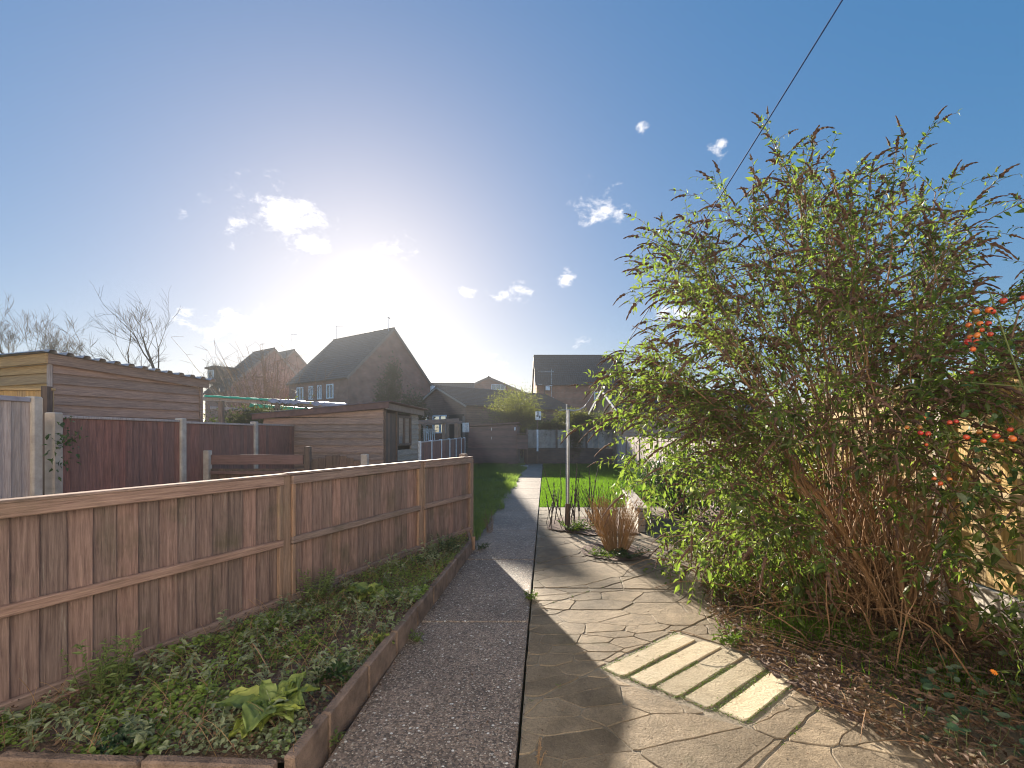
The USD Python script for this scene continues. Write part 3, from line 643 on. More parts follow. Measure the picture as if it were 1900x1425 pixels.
# right-hand fences
def rx(y): return 3.58 + .073 * (y - 3.2)
panel_run('panel_fence', 'golden sunlit board fence with rails behind the butterfly bush at the right edge', [(rx(.2), .2), (rx(2.03), 2.03), (rx(3.86), 3.86), (rx(5.69), 5.69)], 0, 1.93, 'golden_board', pitch=0.115, post=0.1, posttop=1.95, n=(-1, 0), cap='golden_rail', gravel=.32, railz=(.55, 1.04, 1.70), twist=.06)
panel_run('paling_fence', 'lower pale paling fence with gaps along the right side of the lawn', [(rx(5.8), 5.8), (rx(8.4), 8.4), (rx(11), 11.0), (rx(13.6), 13.6), (rx(16.2), 16.2), (rx(18.8), 18.8), (rx(21.4), 21.4)], 0, 1.36, 'grey_board', pitch=0.19, post=0.09, postmat='fence_post', posttop=1.33, n=(-1, 0), cap=None, gap=.32, railz=(), th=.02, twist=.0)

# back fence: pale panels above a dark low wall
bw = thing('back_wall', 'pale stained panel fence on a dark brick base across the end of the garden', 'wall', loc=(.9, 23, 0))
for k in range(4):
    xa = .75 + 1.5 * k
    for j in range(5):
        MB().box((xa + .15 + .29 * j + .02, 23.0, 1.22), (.284, .05, .92), 0.0, .006).build('panel', 'pale_panel', bw)
    MB().box((xa - .01, 23.0, .85), (.1, .1, 1.8), 0.0, .01).build('post', 'dark_shed_v', bw)
bm_ = brickmat('brick_dark', (0.09, 0.06, 0.05), (0.13, 0.085, 0.07), (0.1, 0.085, 0.075))
MB().box((3.7, 23.02, .36), (6.2, .2, .76), 0.0, .01).build('base', 'brick_dark', bw)

# low garden wall with white coping
lw = thing('garden_wall', 'low block wall with a white coping at the edge of the right lawn', 'wall', loc=(2.0, 7, 0))
W0, W1 = np.array([1.97, 6.95]), np.array([2.33, 9.25]); WD = unit(W1 - W0); WL = np.linalg.norm(W1 - W0)
for row in range(3):
    e = -.2 * (row % 2)
    while e < WL - .02:
        a, b = max(0, e), min(WL, e + .40)
        if b - a > .05:
            MB().beam((*(W0 + WD * (a + .004)), .05 + .105 * row), (*(W0 + WD * (b - .004)), .05 + .105 * row), .11, .098, ch=.006).build('block', 'concrete', lw)
        e += .40
for k in range(4):
    MB().beam((*(W0 + WD * (WL * k / 4 + .003)), .345), (*(W0 + WD * (WL * (k + 1) / 4 - .003)), .345), .21, .05, ch=.01).build('coping', 'concrete_post', lw)

# ---------------------------------------------------------------- sheds
def lapboards(t, A, d, L, n, z0, ztop, h, matname, name='board', skip=None):
    """horizontal shiplap boards on a wall from A along d; ztop(s) is the wall's upper edge."""
    z = z0
    while z < max(ztop(0), ztop(L)) - .01:
        za = min(z + h, max(ztop(0), ztop(L)))
        v = []
        n2 = np.asarray(n); A = np.asarray(A, float); d = np.asarray(d, float)
        segs = [(0, L)] if skip is None else skip(z, za)
        for s0, s1 in segs:
            t0, t1 = min(za, ztop(s0)), min(za, ztop(s1))
            if max(t0, t1) <= z + .012:
                continue
            t0, t1 = max(t0, z + .002), max(t1, z + .002)
            p, q = A + d * s0, A + d * s1
            ob, ot, inn = n2 * .030, n2 * .006, -n2 * .02
            vv = [(*(p + ob), z - .005), (*(q + ob), z - .005), (*(q + ot), t1 - .003), (*(p + ot), t0 - .003), (*(p + inn), z - .001), (*(q + inn), z - .001), (*(q + inn), t1 - .003), (*(p + inn), t0 - .003)]
            ff = [(0, 1, 2), (0, 2, 3), (4, 6, 5), (4, 7, 6), (0, 4, 5), (0, 5, 1), (3, 2, 6), (3, 6, 7), (0, 3, 7), (0, 7, 4), (1, 5, 6), (1, 6, 2)]
            MB().add(vv, ff).build(name, matname, t)
        z += h
def corrugated(A, d, L, e, W, zA, zd, ze, pitch, depth=.03, th=.003, trap=True):
    """roof sheet: ribs run along e; zd, ze rises per metre along d and e."""
    n = int(L / pitch); xs, hs = [], []
    for k in range(n + 1):
        for u, hh in ((0, 0), (.30, 0), (.42, 1), (.72, 1), (.84, 0)) if trap else ((0, 0), (.17, .5), (.33, .9), (.5, 1), (.67, .9), (.83, .5)):
            x = (k + u) * pitch
            if x <= L:
                xs.append(x); hs.append(hh * depth)
    A, d, e = (np.asarray(q, float) for q in (A, d, e))
    top0 = [(*(A + d * x), zA + zd * x + h) for x, h in zip(xs, hs)]
    top1 = [(*(A + d * x + e * W), zA + zd * x + ze * W + h) for x, h in zip(xs, hs)]
    m = MB()
    m.strip(top0, top1)
    m.strip([(x, y, z - .006) for x, y, z in top1], [(x, y, z - .006) for x, y, z in top0])
    m.strip([(x, y, z - .006) for x, y, z in top0], top0)
    m.strip(top1, [(x, y, z - .006) for x, y, z in top1])
    return m

s1 = thing('weathered_shed', 'weathered grey-brown boarded shed with ribbed metal roof behind the left fence', 'shed', loc=(-6.25, 6.2, 0))
A = np.array([-6.25, 6.2]); sd = unit([.325, .946]); fr = np.array([-sd[1], sd[0]]); sn = np.array([sd[1], -sd[0]])
zs = lambda s: 2.44 - .056 * s
lapboards(s1, A, sd, 2.1, sn, 0.05, zs, .142, 'shed_board')
lapboards(s1, A, fr, 2.4, -sd, 0.05, lambda s: 2.44, .142, 'shed_honey')
MB().add(*(lambda P: (P, [(0, 1, 2), (0, 2, 3)]))([(*(A + sd * 2.1 + fr * 2.4), 0), (*(A + sd * 2.1), 0), (*(A + sd * 2.1), 2.32), (*(A + sd * 2.1 + fr * 2.4), 2.32)])).build('rear_wall', 'shed_board', s1)
MB().beam((*(A + sn * .012 - sd * .012), 0), (*(A + sn * .012 - sd * .012), 2.44), .045, .045, ch=.004, up=(*sd, 0)).build('corner_trim', 'grey_board', s1)
MB().beam((*(A + sd * 2.09 + sn * .03), 0), (*(A + sd * 2.09 + sn * .03), 2.32), .035, .05, ch=.004, up=(*sd, 0)).build('corner_trim', 'shed_board', s1)
MB().beam((*(A - sd * .05 + sn * .05), 2.505), (*(A + sd * 2.22 + sn * .05), 2.38), .025, .14, ch=.004).build('fascia', 'shed_board', s1)
MB().beam((*(A - sd * .06 + sn * .06), 2.505), (*(A - sd * .06 + fr * 2.45), 2.505), .025, .14, ch=.004).build('fascia', 'shed_honey', s1)
corrugated(A - sd * .14 + sn * .13, sd, 2.45, fr, 2.7, 2.585, -.056, 0.0, .19, depth=.042).build('roof', 'roof_sheet', s1)

s2 = thing('dim_shed', 'dim brown boarded shed with red-brown felt roof edge, door and two-pane window', 'shed', loc=(-2.66, 9.5, 0))
C = np.array([-2.66, 9.5]); ld = unit([-2.76, .5]); gd = np.array([-ld[1], ld[0]]) * -1; gd = np.array([ld[1], -ld[0]]); ln = np.array([-.178, -.984]); ln = np.array([-gd[0], -gd[1]])
SL = 2.8
zs2 = lambda s: 2.02 - .07 * s
lapboards(s2, C, ld, SL, ln, 0.05, zs2, .15, 'shed_board')
gn = -ld
def skip2(z, za):
    if za < 1.2 or z > 1.9:
        return [(.60, 1.85)]
    return [(.60, .62), (1.40, 1.85)]
lapboards(s2, C, gd, 1.85, gn, 0.05, lambda s: 2.0 - .03 * s, .12, 'pale_board', skip=skip2)
for k in range(5):
    c = C + gd * (.10 + .105 * k) + gn * .01
    board(c, gd, gn, .112, .08, 1.93, twist=.03).build('door_board', 'dark_shed_v', s2)
for q in (.03, .575):
    MB().beam((*(C + gd * q + gn * .022), 0), (*(C + gd * q + gn * .022), 1.98), .05, .04, ch=.004, up=(*gn, 0)).build('door_frame', 'dark_shed_v', s2)
def window_on(parent, A, d, n, s0, s1, z0, z1, framemat, fw=.05, mull=1, trans=0, depth=.04, out=.02, back=.25):
    """a window: frame with a pane and a dark recess behind."""
    m = MB(); A, d, n = (np.asarray(q, float) for q in (A, d, n))
    def bar(sa, sb, za, zb, o=0.0):
        m.box((*(A + d * (sa + sb) / 2 + n * (out + o)), (za + zb) / 2), (sb - sa, depth, zb - za), np.array([[*d, 0], [*n, 0], [0, 0, 1]]), .006)
    bar(s0, s1, z1 - fw, z1); bar(s0, s1, z0, z0 + fw); bar(s0, s0 + fw, z0 + fw, z1 - fw); bar(s1 - fw, s1, z0 + fw, z1 - fw)
    for k in range(1, mull + 1):
        c = s0 + (s1 - s0) * k / (mull + 1); bar(c - fw * .4, c + fw * .4, z0 + fw, z1 - fw, -.004)
    for k in range(1, trans + 1):
        c = z0 + (z1 - z0) * (k / (trans + 1)) ** .6; bar(s0 + fw, s1 - fw, c - fw * .35, c + fw * .35, -.006)
    w = m.build('window', framemat, parent)
    g = MB().box((*(A + d * (s0 + s1) / 2 + n * out * .4), (z0 + z1) / 2), (s1 - s0 - fw, .006, z1 - z0 - fw), np.array([[*d, 0], [*n, 0], [0, 0, 1]]))
    g.build('pane', 'glass', w)
    return w
window_on(s2, C, gd, gn, .63, 1.39, 1.22, 1.90, 'dark_shed_v', mull=1, out=.015)
MB().box((*(C + ld * (SL / 2) + gd * .95), 1.0), (SL - .3, 1.6, 1.9), np.array([[*ld, 0], [*gd, 0], [0, 0, 1]])).build('interior', 'room_dark', s2)
MB().beam((*(C - ld * .16 + ln * .09), 2.085), (*(C + ld * (SL + .22) + ln * .09), 1.86), .03, .13, ch=.01).build('fascia', 'felt', s2)
MB().beam((*(C - ld * .1 - gd * .1), 2.06), (*(C - ld * .1 + gd * 2.0), 2.0), .03, .13, ch=.006).build('fascia', 'fascia', s2)
corrugated(C - ld * .2 - gd * .12, gd, 2.2, ld, SL + .45, 2.155, -.03, -.075, .075, depth=.018, trap=False).build('roof', 'felt', s2)

ds = thing('dark_shed', 'low black-brown boarded shed at the far end of the rough lawn', 'shed', loc=(-.95, 22, 0))
D0 = np.array([-2.10, 22.0])
lapboards(ds, D0, (1, 0), 2.32, (0, -1), -.02, lambda s: 1.80 + .055 * s, .118, 'dark_shed')
lapboards(ds, D0 + np.array([2.32, 0]), unit([.12, 1]), 1.4, unit([1, -.12]), -.02, lambda s: 1.92 - .06 * s, .118, 'dark_shed')
MB().beam((-2.3, 21.93, 1.86), (.32, 21.93, 2.0), .04, .06, ch=.008).build('fascia', 'dark_shed', ds)
m = MB().add([(-2.32, 21.9, 1.90), (.34, 21.9, 2.045), (.5, 23.5, 1.95), (-2.2, 23.5, 1.80), (-2.32, 21.9, 1.88), (.34, 21.9, 2.02), (.5, 23.5, 1.925), (-2.2, 23.5, 1.78)], [(0, 1, 2), (0, 2, 3), (4, 6, 5), (4, 7, 6), (0, 4, 5), (0, 5, 1), (1, 5, 6), (1, 6, 2), (2, 6, 7), (2, 7, 3), (3, 7, 4), (3, 4, 0)])
m.build('roof', 'felt', ds)
for z in (1.70, 1.27):
    MB().box((-.98, 21.965, z), (.03, .02, .13), 0.0, .004).build('hinge', 'galvanised', ds)
MB().box((.14, 21.955, 1.72), (.07, .03, .16), 0.0, .006).build('vent', 'white_paint', ds)
bx = thing('storage_box', 'dark wooden box on legs beside the black-brown shed', 'box', loc=(.52, 22, 0))
for k in range(6):
    MB().box((.50, 21.95, .80 + .115 * k), (.54, .03, .108), 0.0, .004).build('board', 'dark_shed', bx)
MB().box((.50, 22.2, 1.085), (.52, .46, .64)).build('body', 'dark_shed', bx)
MB().box((.50, 22.15, 1.50), (.60, .66, .03), 0.0, .006).build('lid', 'dark_shed', bx)
for x in (.26, .74):
    MB().beam((x, 22.0, -.05), (x, 22.0, .74), .05, .05, ch=.004, up=(0, 1, 0)).build('leg', 'dark_shed_v', bx)
plank = MB().beam((.10, 21.2, .0), (.72, 20.75, .02), .07, .03, ch=.004).build('loose_plank', 'white_paint', label='pale plank lying on the grass in front of the black-brown shed', cat='plank')

# timber frame with a leaning lattice, beyond the boundary fence
tf = thing('timber_pergola', 'grey timber pergola frame beyond the white-posted fence', 'pergola', loc=(-3.3, 19.5, 0))
for x in (-3.95, -2.9, -2.38):
    MB().beam((x, 19.5, 0), (x, 19.5, 1.93), .14, .14, ch=.01, up=(0, 1, 0)).build('post', 'fence_post', tf)
MB().beam((-4.1, 19.45, 1.96), (-2.25, 19.45, 2.05), .12, .17, ch=.01).build('beam', 'fence_rail', tf)
MB().beam((-4.05, 20.7, 1.93), (-2.25, 20.7, 2.0), .1, .14, ch=.01).build('beam', 'fence_rail', tf)
for x in (-3.95, -2.9, -2.38):
    MB().beam((x, 20.7, 0), (x, 20.7, 1.93), .12, .12, ch=.01, up=(0, 1, 0)).build('post', 'fence_post', tf)
lt = thing('slatted_panel', 'pale slatted panel leaning inside the grey timber frame', 'panel', loc=(-3.4, 19.2, 0))
for k in range(6):
    MB().beam((-3.62 + .085 * k, 19.1, .6), (-3.72 + .085 * k, 19.35, 1.7), .045, .02, ch=.003, up=(0, 1, 0)).build('slat', 'pale_slat', lt)
for z, y in ((.7, 19.13), (1.6, 19.335)):
    MB().beam((-3.70, y + .03, z), (-3.2, y + .03, z), .02, .05).build('rail', 'pale_board', lt)
tp = MB()
xx, zz = np.meshgrid(np.linspace(-2.25, -1.95, 6), np.linspace(1.55, 1.98, 5)); yy = 20.8 + .06 * np.sin(xx * 23) + .25 * (1.98 - zz)
for r in range(4):
    tp.strip(np.c_[xx[r], yy[r], zz[r]], np.c_[xx[r + 1], yy[r + 1], zz[r + 1]])
    tp.strip(np.c_[xx[r + 1], yy[r + 1] + .01, zz[r + 1]], np.c_[xx[r], yy[r] + .01, zz[r]])
tp.build('white_sheet', 'white_paint', smooth=True, label='white plastic sheet hung beside the grey timber frame', cat='sheet')

# pergola with green netting between the sheds
pg = thing('netting_pergola', 'rough pergola draped with bright green netting between the two left sheds', 'pergola', loc=(-7, 12, 0))
for (x, y, z) in ((-8.25, 12.0, 2.38), (-7.55, 11.9, 2.34), (-5.05, 13.2, 2.2), (-6.4, 12.5, 2.3)):
    MB().beam((x, y, 0), (x, y, z), .11, .11, ch=.01, up=(0, 1, 0)).build('post', 'fence_post', pg)
MB().beam((-8.5, 11.85, 2.42), (-4.7, 13.3, 2.27), .06, .10, ch=.006).build('beam', 'grey_board', pg)
MB().beam((-8.5, 12.9, 2.22), (-5.4, 14.0, 2.06), .06, .08, ch=.006).build('beam', 'grey_board', pg)
def net_strip(p0, p1, drop, seed):
    n = 60; u = np.linspace(0, 1, n)[:, None]
    a = np.asarray(p0) * (1 - u) + np.asarray(p1) * u
    nz = meshkit.noise(np.c_[u[:, 0] * 40, np.zeros(n), np.full(n, seed)])
    a[:, 2] += .03 * (nz - .5); a[:, 1] += .05 * (meshkit.noise(np.c_[u[:, 0] * 30, np.ones(n), np.full(n, seed)]) - .5)
    b = a.copy(); b[:, 2] -= drop * (.5 + nz); b[:, 1] -= .03 + .05 * nz
    c = a.copy(); c[:, 1] += .35; c[:, 2] += .02
    return MB().strip(a, b).strip(c, a)
net_strip((-8.0, 11.95, 2.50), (-5.9, 12.75, 2.405), .05, 1).build('netting', 'green_net', pg, smooth=True)
net_strip((-7.4, 12.95, 2.33), (-5.6, 13.6, 2.22), .08, 2).build('netting', 'green_net', pg, smooth=True)
net_strip((-6.6, 12.40, 2.44), (-4.75, 13.2, 2.35), .10, 3).build('sheeting', 'grey_cap', pg, smooth=True)

# ---------------------------------------------------------------- posts and poles
cp = thing('clothes_pole', 'slim galvanised clothes-line pole with a hooked arm standing in the planting pocket', 'pole', loc=(.853, 7.04, 0))
MB().tube([(.853, 7.04, .35), (.86, 7.04, 1.86)], [.03, .027], 12).build('pole', 'galvanised', cp, smooth=40)
MB().tube([(.853, 7.04, -.05), (.853, 7.04, .42)], [.042, .038], 10).build('sleeve', 'rust_iron', cp, smooth=40)
MB().tube([(.835, 7.035, .75), (.838, 7.035, 1.95)], [.011, .011], 8).build('rod', 'galvanised', cp, smooth=40)
MB().tube([(.838, 7.035, 1.86), (.95, 7.0, 1.845), (1.03, 6.98, 1.86), (1.10, 6.96, 1.90), (1.12, 6.955, 1.93)], [.012, .012, .011, .010, .008], 8).build('hook', 'galvanised', cp, smooth=40)
MB().tube([(.838, 7.04, 1.865), (.72, 7.05, 1.85)], [.009, .008], 6).build('hook', 'galvanised', cp, smooth=40)
bh = thing('nest_box_post', 'small black and white box on a thin white post before the back wall', 'post', loc=(1.26, 22.5, 0))
MB().tube([(1.245, 22.5, -.05), (1.25, 22.5, .62)], [.05, .05], 8).build('post_base', 'dark_shed_v', bh)
MB().tube([(1.25, 22.5, .62), (1.25, 22.5, 1.68)], [.045, .045], 8).build('post', 'white_paint', bh, smooth=40)
MB().tube([(1.25, 22.5, 1.68), (1.25, 22.5, 2.15)], [.035, .035], 8).build('post_top', 'dark_shed_v', bh)
MB().box((1.29, 22.5, 2.36), (.27, .2, .42), 0.0, .02).build('box', 'white_paint', bh)
MB().box((1.27, 22.395, 2.43), (.05, .02, .26), 0.0, .004).build('mark', 'black_plastic', bh)
MB().box((1.21, 22.395, 2.35), (.1, .02, .04), 0.0, .004).build('mark', 'black_plastic', bh)
MB().box((1.36, 22.395, 2.30), (.06, .02, .13), 0.35, .004).build('mark', 'black_plastic', bh)
u = np.linspace(0, 1, 40)[:, None]
cb = np.array([1.58, -1.39, 4.42]) * (1 - u) + np.array([1.12, 6.955, 1.93]) * u
cb[:, 2] -= .10 * np.sin(np.pi * u[:, 0])
MB().tube(cb, .0042, 6).build('clothes_line', 'cable', smooth=True, label='thin blue clothes line running from the clothes pole hook up across the sky', cat='line')

# ---------------------------------------------------------------- houses
def house(name, label, apex, d, L, hw, ze, zr, wallmat, roofmat_, over=.25, courses=None, verge='fascia', gable_mat=None, base=0.0, rake=.1, vh=.2):
    """gabled house: apex = ridge end over the near gable, d = ridge direction; returns (path, helpers)."""
    d = unit(d); nrm = np.array([d[1], -d[0]])          # nrm: to the right of the ridge direction
    t = thing(name, label, 'house', loc=(apex[0], apex[1], base), rotz=math.atan2(d[1], d[0]))
    A = np.array(apex[:2], float)
    def P(s, w, z): return (*(A + d * s + nrm * w), z)
    sl = (zr - ze) / hw
    v = [P(0, -hw, base - .5), P(0, hw, base - .5), P(0, hw, ze), P(0, 0, zr - .02), P(0, -hw, ze)]
    w = [P(L, -hw, base - .5), P(L, hw, base - .5), P(L, hw, ze), P(L, 0, zr - .02), P(L, -hw, ze)]
    f = [(0, 1, 2), (0, 2, 4), (4, 2, 3), (5, 7, 6), (5, 9, 7), (9, 8, 7), (0, 4, 9), (0, 9, 5), (1, 6, 7), (1, 7, 2)]
    MB().add(v + w, f).build('wall', wallmat, t)
    sl_len = math.hypot(hw, zr - ze) + over
    k = courses or max(6, int(sl_len / .3))
    for sgn in (-1, 1):
        dn = unit([sgn * hw, -(zr - ze)])               # (across, z) down the slope
        up = np.array([-dn[1] * sgn, dn[0] * sgn])
        m = MB()
        for i in range(k):
            a, b = i * sl_len / k, (i + 1) * sl_len / k + .05
            ta, tb = .05, .085
            def Q(s, q, o): return P(s, dn[0] * q + up[0] * o * 1.0, zr + dn[1] * q + up[1] * o)
            p = [Q(-rake, a, .0), Q(L + rake, a, .0), Q(L + rake, b, .02), Q(-rake, b, .02), Q(-rake, a, ta), Q(L + rake, a, ta), Q(L + rake, b, tb), Q(-rake, b, tb)]
            m.add(p, [(0, 1, 2), (0, 2, 3), (4, 6, 5), (4, 7, 6), (0, 5, 1), (0, 4, 5), (3, 2, 6), (3, 6, 7), (0, 3, 7), (0, 7, 4), (1, 5, 6), (1, 6, 2)])
        m.build('roof_slope', roofmat_, t)
        for s in (-rake - .02, L + rake + .02):
            MB().beam(P(s, 0 * sgn + dn[0] * .05, zr + dn[1] * .05 - .06), P(s, dn[0] * sl_len, zr + dn[1] * sl_len - .06), .03, vh, up=(*(nrm * up[0]), up[1])).build('bargeboard', verge, t)
        MB().beam(P(-rake, sgn * (hw + over * .72), ze - over * sl * .72 + .0), P(L + rake, sgn * (hw + over * .72), ze - over * sl * .72), .1, .1, ch=.02).build('gutter', 'gutter', t)
    MB().tube([P(-rake, 0, zr + .05), P(L + rake, 0, zr + .05)], [.09, .09], 8).build('ridge_tiles', roofmat_, t)
    return t, A, d, nrm, P
def aerial(t, base, h, d=(1, 0), matname='galvanised', yagi=.7, part='aerial'):
    m = MB(); b = np.asarray(base, float); d3 = np.array([d[0], d[1], 0.0]); d3 /= np.linalg.norm(d3); s3 = np.array([-d3[1], d3[0], 0])
    m.tube([b, b + [0, 0, h]], [.025, .02], 6)
    m.tube([b + [0, 0, h * .93] - d3 * yagi * .15, b + [0, 0, h * .93] + d3 * yagi], .014, 5)
    for q in np.linspace(-.1, .95, 8):
        c = b + [0, 0, h * .93] + d3 * yagi * q; l = .16 - .06 * q
        m.tube([c - s3 * l - [0, 0, .06], c + s3 * l + [0, 0, .06]], .009, 4)
    m.build(part, matname, t)

hA, A_, d_, n_, P_ = house('brick_house', 'large steep-roofed brick house directly below the sun, gable to the right', (-10.35, 40.0, 10.63), (-.814, .58), 8.8, 4.55, 6.07, 10.63, 'brick_red', 'roof_dark')
# eave wall faces the left garden: windows along it (side -nrm or +nrm, whichever faces the camera)
fs = 1 if np.dot(n_, [0, -1]) > 0 else -1
for s0, s1 in ((1.9, 2.9), (3.6, 4.2), (4.9, 5.5), (6.4, 7.4)):
    window_on(hA, A_ + n_ * fs * 4.55, d_, n_ * fs, s0, s1, 4.35, 5.55, 'white_paint', fw=.09, out=.03, depth=.1)
    window_on(hA, A_ + n_ * fs * 4.55, d_, n_ * fs, s0, s1, 1.2, 2.5, 'white_paint', fw=.09, out=.03, depth=.1)
MB().box(P_(-.12, -4.6 * fs, 5.75), (.3, .35, .55), math.atan2(d_[1], d_[0])).build('soffit_box', 'white_paint', hA)
aerial(hA, P_(8.5, .05, 10.6), 1.5, (.9, .3)); aerial(hA, P_(.3, -.3, 10.4), 1.3, (-.1, .9), yagi=.4)
for k, (ap, L) in enumerate((((-23.9, 46.0, 10.0), 4.2), ((-23.9, 50.2, 10.6), 4.5))):
    hB, A2, d2, n2, P2 = house('brick_house', ('dark-roofed house with a small dormer, leftmost behind the twiggy shrub', 'dark-roofed gabled house squeezed between the dormer house and the large steep-roofed one')[k], ap, (-.814, .58), L, 4.55, ap[2] - 4.5, ap[2], 'brick_red', 'roof_dark')
    if k == 0:
        c = np.array(P2(3.2, 3.1 * fs, 7.05)); yaw = math.atan2(d2[1], d2[0])
        MB().box(c, (1.7, 2.6, 1.5), yaw).build('dormer_wall', 'weatherboard', hB)
        MB().box(c + [0, 0, .82], (2.1, 3.0, .18), yaw, .03).build('dormer_roof', 'roof_dark', hB)
        cc = np.array([c[0], c[1]])
        window_on(hB, cc + n2 * fs * 1.3 - d2 * .85, d2, n2 * fs, .25, 1.45, 6.55, 7.6, 'white_paint', fw=.1, out=.02, depth=.1)
        window_on(hB, cc + d2 * .85 - n2 * fs * 1.2, n2 * fs, d2, .9, 2.0, 6.55, 7.6, 'white_paint', fw=.1, out=.02, depth=.1)
    else:
        aerial(hB, P2(.4, 0, 10.6), 1.9, (1, 0), yagi=.6)

hC, A3, d3, n3, P3 = house('bungalow', 'long low brown-roofed bungalow with a boarded gable behind the black-brown shed', (-5.2, 32.0, 4.74), (.743, .669), 10.9, 3.33, 3.36, 4.74, 'weatherboard', 'roof_brown', over=.22, verge='pale_board', vh=.12)
MB().box(P3(-.015, 0, 1.3), (.02, 6.6, 2.8), math.atan2(d3[1], d3[0])).build('lower_wall', 'brick_red', hC)
window_on(hC, A3, n3, -d3, -2.6, -1.2, 1.5, 2.75, 'white_paint', fw=.08, mull=1, out=.06, depth=.08)
window_on(hC, A3, n3, -d3, -.5, 1.2, 1.5, 2.75, 'white_paint', fw=.08, mull=1, out=.06, depth=.08)
MB().box(P3(-.03, 2.3, 1.95), (.05, 1.75, 1.6), math.atan2(d3[1], d3[0])).build('porch_opening', 'room_dark', hC)
for w_ in (1.36, 3.25):
    MB().box(P3(-.10, w_, 1.3), (.14, .14, 2.6), math.atan2(d3[1], d3[0]), .01).build('porch_post', 'fascia', hC)
hD, A4, d4, n4, P4 = house('brick_house', 'tall dark-roofed red brick house with wall aerial, right of the garden centre', (2.15, 43.5, 8.82), (1, 0.0), 8.0, 3.5, 5.88, 8.82, 'brick_bright', 'roof_dark', over=.3)
A4b = A4 + np.array([0, -3.5])
for s0, s1 in ((5.0, 6.2), (1.0, 1.5)):
    window_on(hD, A4b, (1, 0), (0, -1), s0, s1, 3.7, 5.1 if s0 > 2 else 4.6, 'white_paint', fw=.09, mull=1 if s0 > 2 else 0, out=.03, depth=.1)
MB().tube([(2.85, 39.93, 5.8), (2.85, 39.93, 3.0)], .05, 6).build('downpipe', 'gutter', hD)
aerial(hD, (3.45, 39.8, 3.8), 3.3, (-1, -.1), yagi=1.2)
m = MB().beam((2.3, 39.75, 5.75), (3.5, 39.75, 5.65), .05, .08); m.box((3.1, 39.7, 5.4), (.4, .12, .35), .2, .03); m.build('bracket', 'white_paint', hD)
hE, A5, d5, n5, P5 = house('bungalow', 'brown-roofed bungalow with a sunlit brick gable and white verges at the right of the hedge', (4.8, 24.0, 3.8), (.976, .22), 8.5, 1.6, 2.74, 3.8, 'brick_buff', 'roof_brown', over=.18, verge='white_paint', vh=.13)
hF, *_r = house('far_house', 'far house with a tilted dark roof and a pale skylight above the bungalow ridge', (-2.6, 51.0, 7.75), (.15, 1.0), 5.0, 3.3, 6.3, 7.75, 'brick_red', 'roof_dark')
window_on(hF, np.array([-2.6, 51.0]), (.989, -.148), (-.148, -.989), .3, 1.9, 6.3, 6.95, 'white_paint', fw=.08, mull=2, out=.03)
hG, *_r = house('far_house', 'far house showing only a flat dark ridge line left of the skylight house', (-8.2, 47.0, 6.55), (1.0, .02), 4.2, 3.0, 4.6, 6.55, 'brick_red', 'roof_dark')
ob = thing('pale_outbuilding', 'pale rendered outbuilding glimpsed through the butterfly bush beyond the right fence', 'outbuilding', loc=(7.3, 9.4, 0))
plain('render_white', (0.62, 0.60, 0.64), rough=0.8)
MB().box((7.6, 9.6, 1.05), (2.6, 3.0, 2.1), .07, .01).build('wall', 'render_white', ob)
MB().box((7.6, 9.6, 2.17), (2.9, 3.3, .14), .07, .02).build('roof', 'roof_sheet', ob)

# the house whose sunlit back wall the picture was taken from
plain('cream_render', (0.72, 0.69, 0.64), rough=0.85)
hH, AH, dH, nH, PH = house('rendered_house', 'cream rendered house behind the viewpoint, its sunlit wall facing the garden', (-8.0, -5.4, 8.2), (1, 0), 15.0, 4.0, 5.3, 8.2, 'cream_render', 'roof_dark')
fy = np.array([-8.0, -1.4])
for s0, s1, z0, z1 in ((1.2, 3.0, 1.0, 2.2), (4.6, 5.6, 1.0, 2.2), (9.9, 12.0, .2, 2.2), (1.3, 2.9, 3.4, 4.6), (5.6, 6.8, 3.4, 4.6), (10.2, 11.8, 3.4, 4.6)):
    window_on(hH, fy, (1, 0), (0, 1), s0, s1, z0, z1, 'white_paint', fw=.07, out=.03, depth=.08)
    MB().box((fy[0] + (s0 + s1) / 2, fy[1] + .005, (z0 + z1) / 2), (s1 - s0 - .06, .01, z1 - z0 - .06)).build('window_recess', 'room_dark', hH)
MB().box((-.4, -1.375, 1.03), (.86, .05, 2.06), 0.0, .01).build('door', 'white_paint', hH)
# ================================================================ PLANTS
plain('rose_stem', (0.11, 0.13, 0.035), rough=0.5)
plain('pale_rib', (0.28, 0.32, 0.13), rough=0.5)
plain('dry_green', (0.10, 0.12, 0.04), rough=0.6)
plain('dry_stem', (0.26, 0.16, 0.09), rough=0.7)
plain('orange_petal', (0.75, 0.22, 0.02), rough=0.5)
def curve(p0, p1, p2, n=8):
    t = np.linspace(0, 1, n)[:, None]
    return (1 - t) ** 2 * np.asarray(p0) + 2 * t * (1 - t) * np.asarray(p1) + t ** 2 * np.asarray(p2)
def in_poly(poly, n, rng=None):
    rng = rng or RNG
    x0, y0, x1, y1 = poly.bounds; out = []
    while sum(map(len, out)) < n:
        q = rng.uniform([x0, y0], [x1, y1], size=(n, 2))
        out.append(q[shapely.contains_xy(poly, q[:, 0], q[:, 1])])
    return np.vstack(out)[:n]
def spike(mb, pts, r0, rng, sides=5, n=9):
    """a spent flower panicle: a bumpy tapering spike along pts."""
    t = np.linspace(0, 1, n)
    p = np.array([np.interp(t, np.linspace(0, 1, len(pts)), np.asarray(pts)[:, k]) for k in range(3)]).T
    r = r0 * (1 - .75 * t) * np.where(np.arange(n) % 2 == 0, .55, 1.15) * rng.uniform(.75, 1.25, n)
    r[0] = r0 * .2; r[-1] = r0 * .1
    mb.tube(p, r, sides, cap=False)

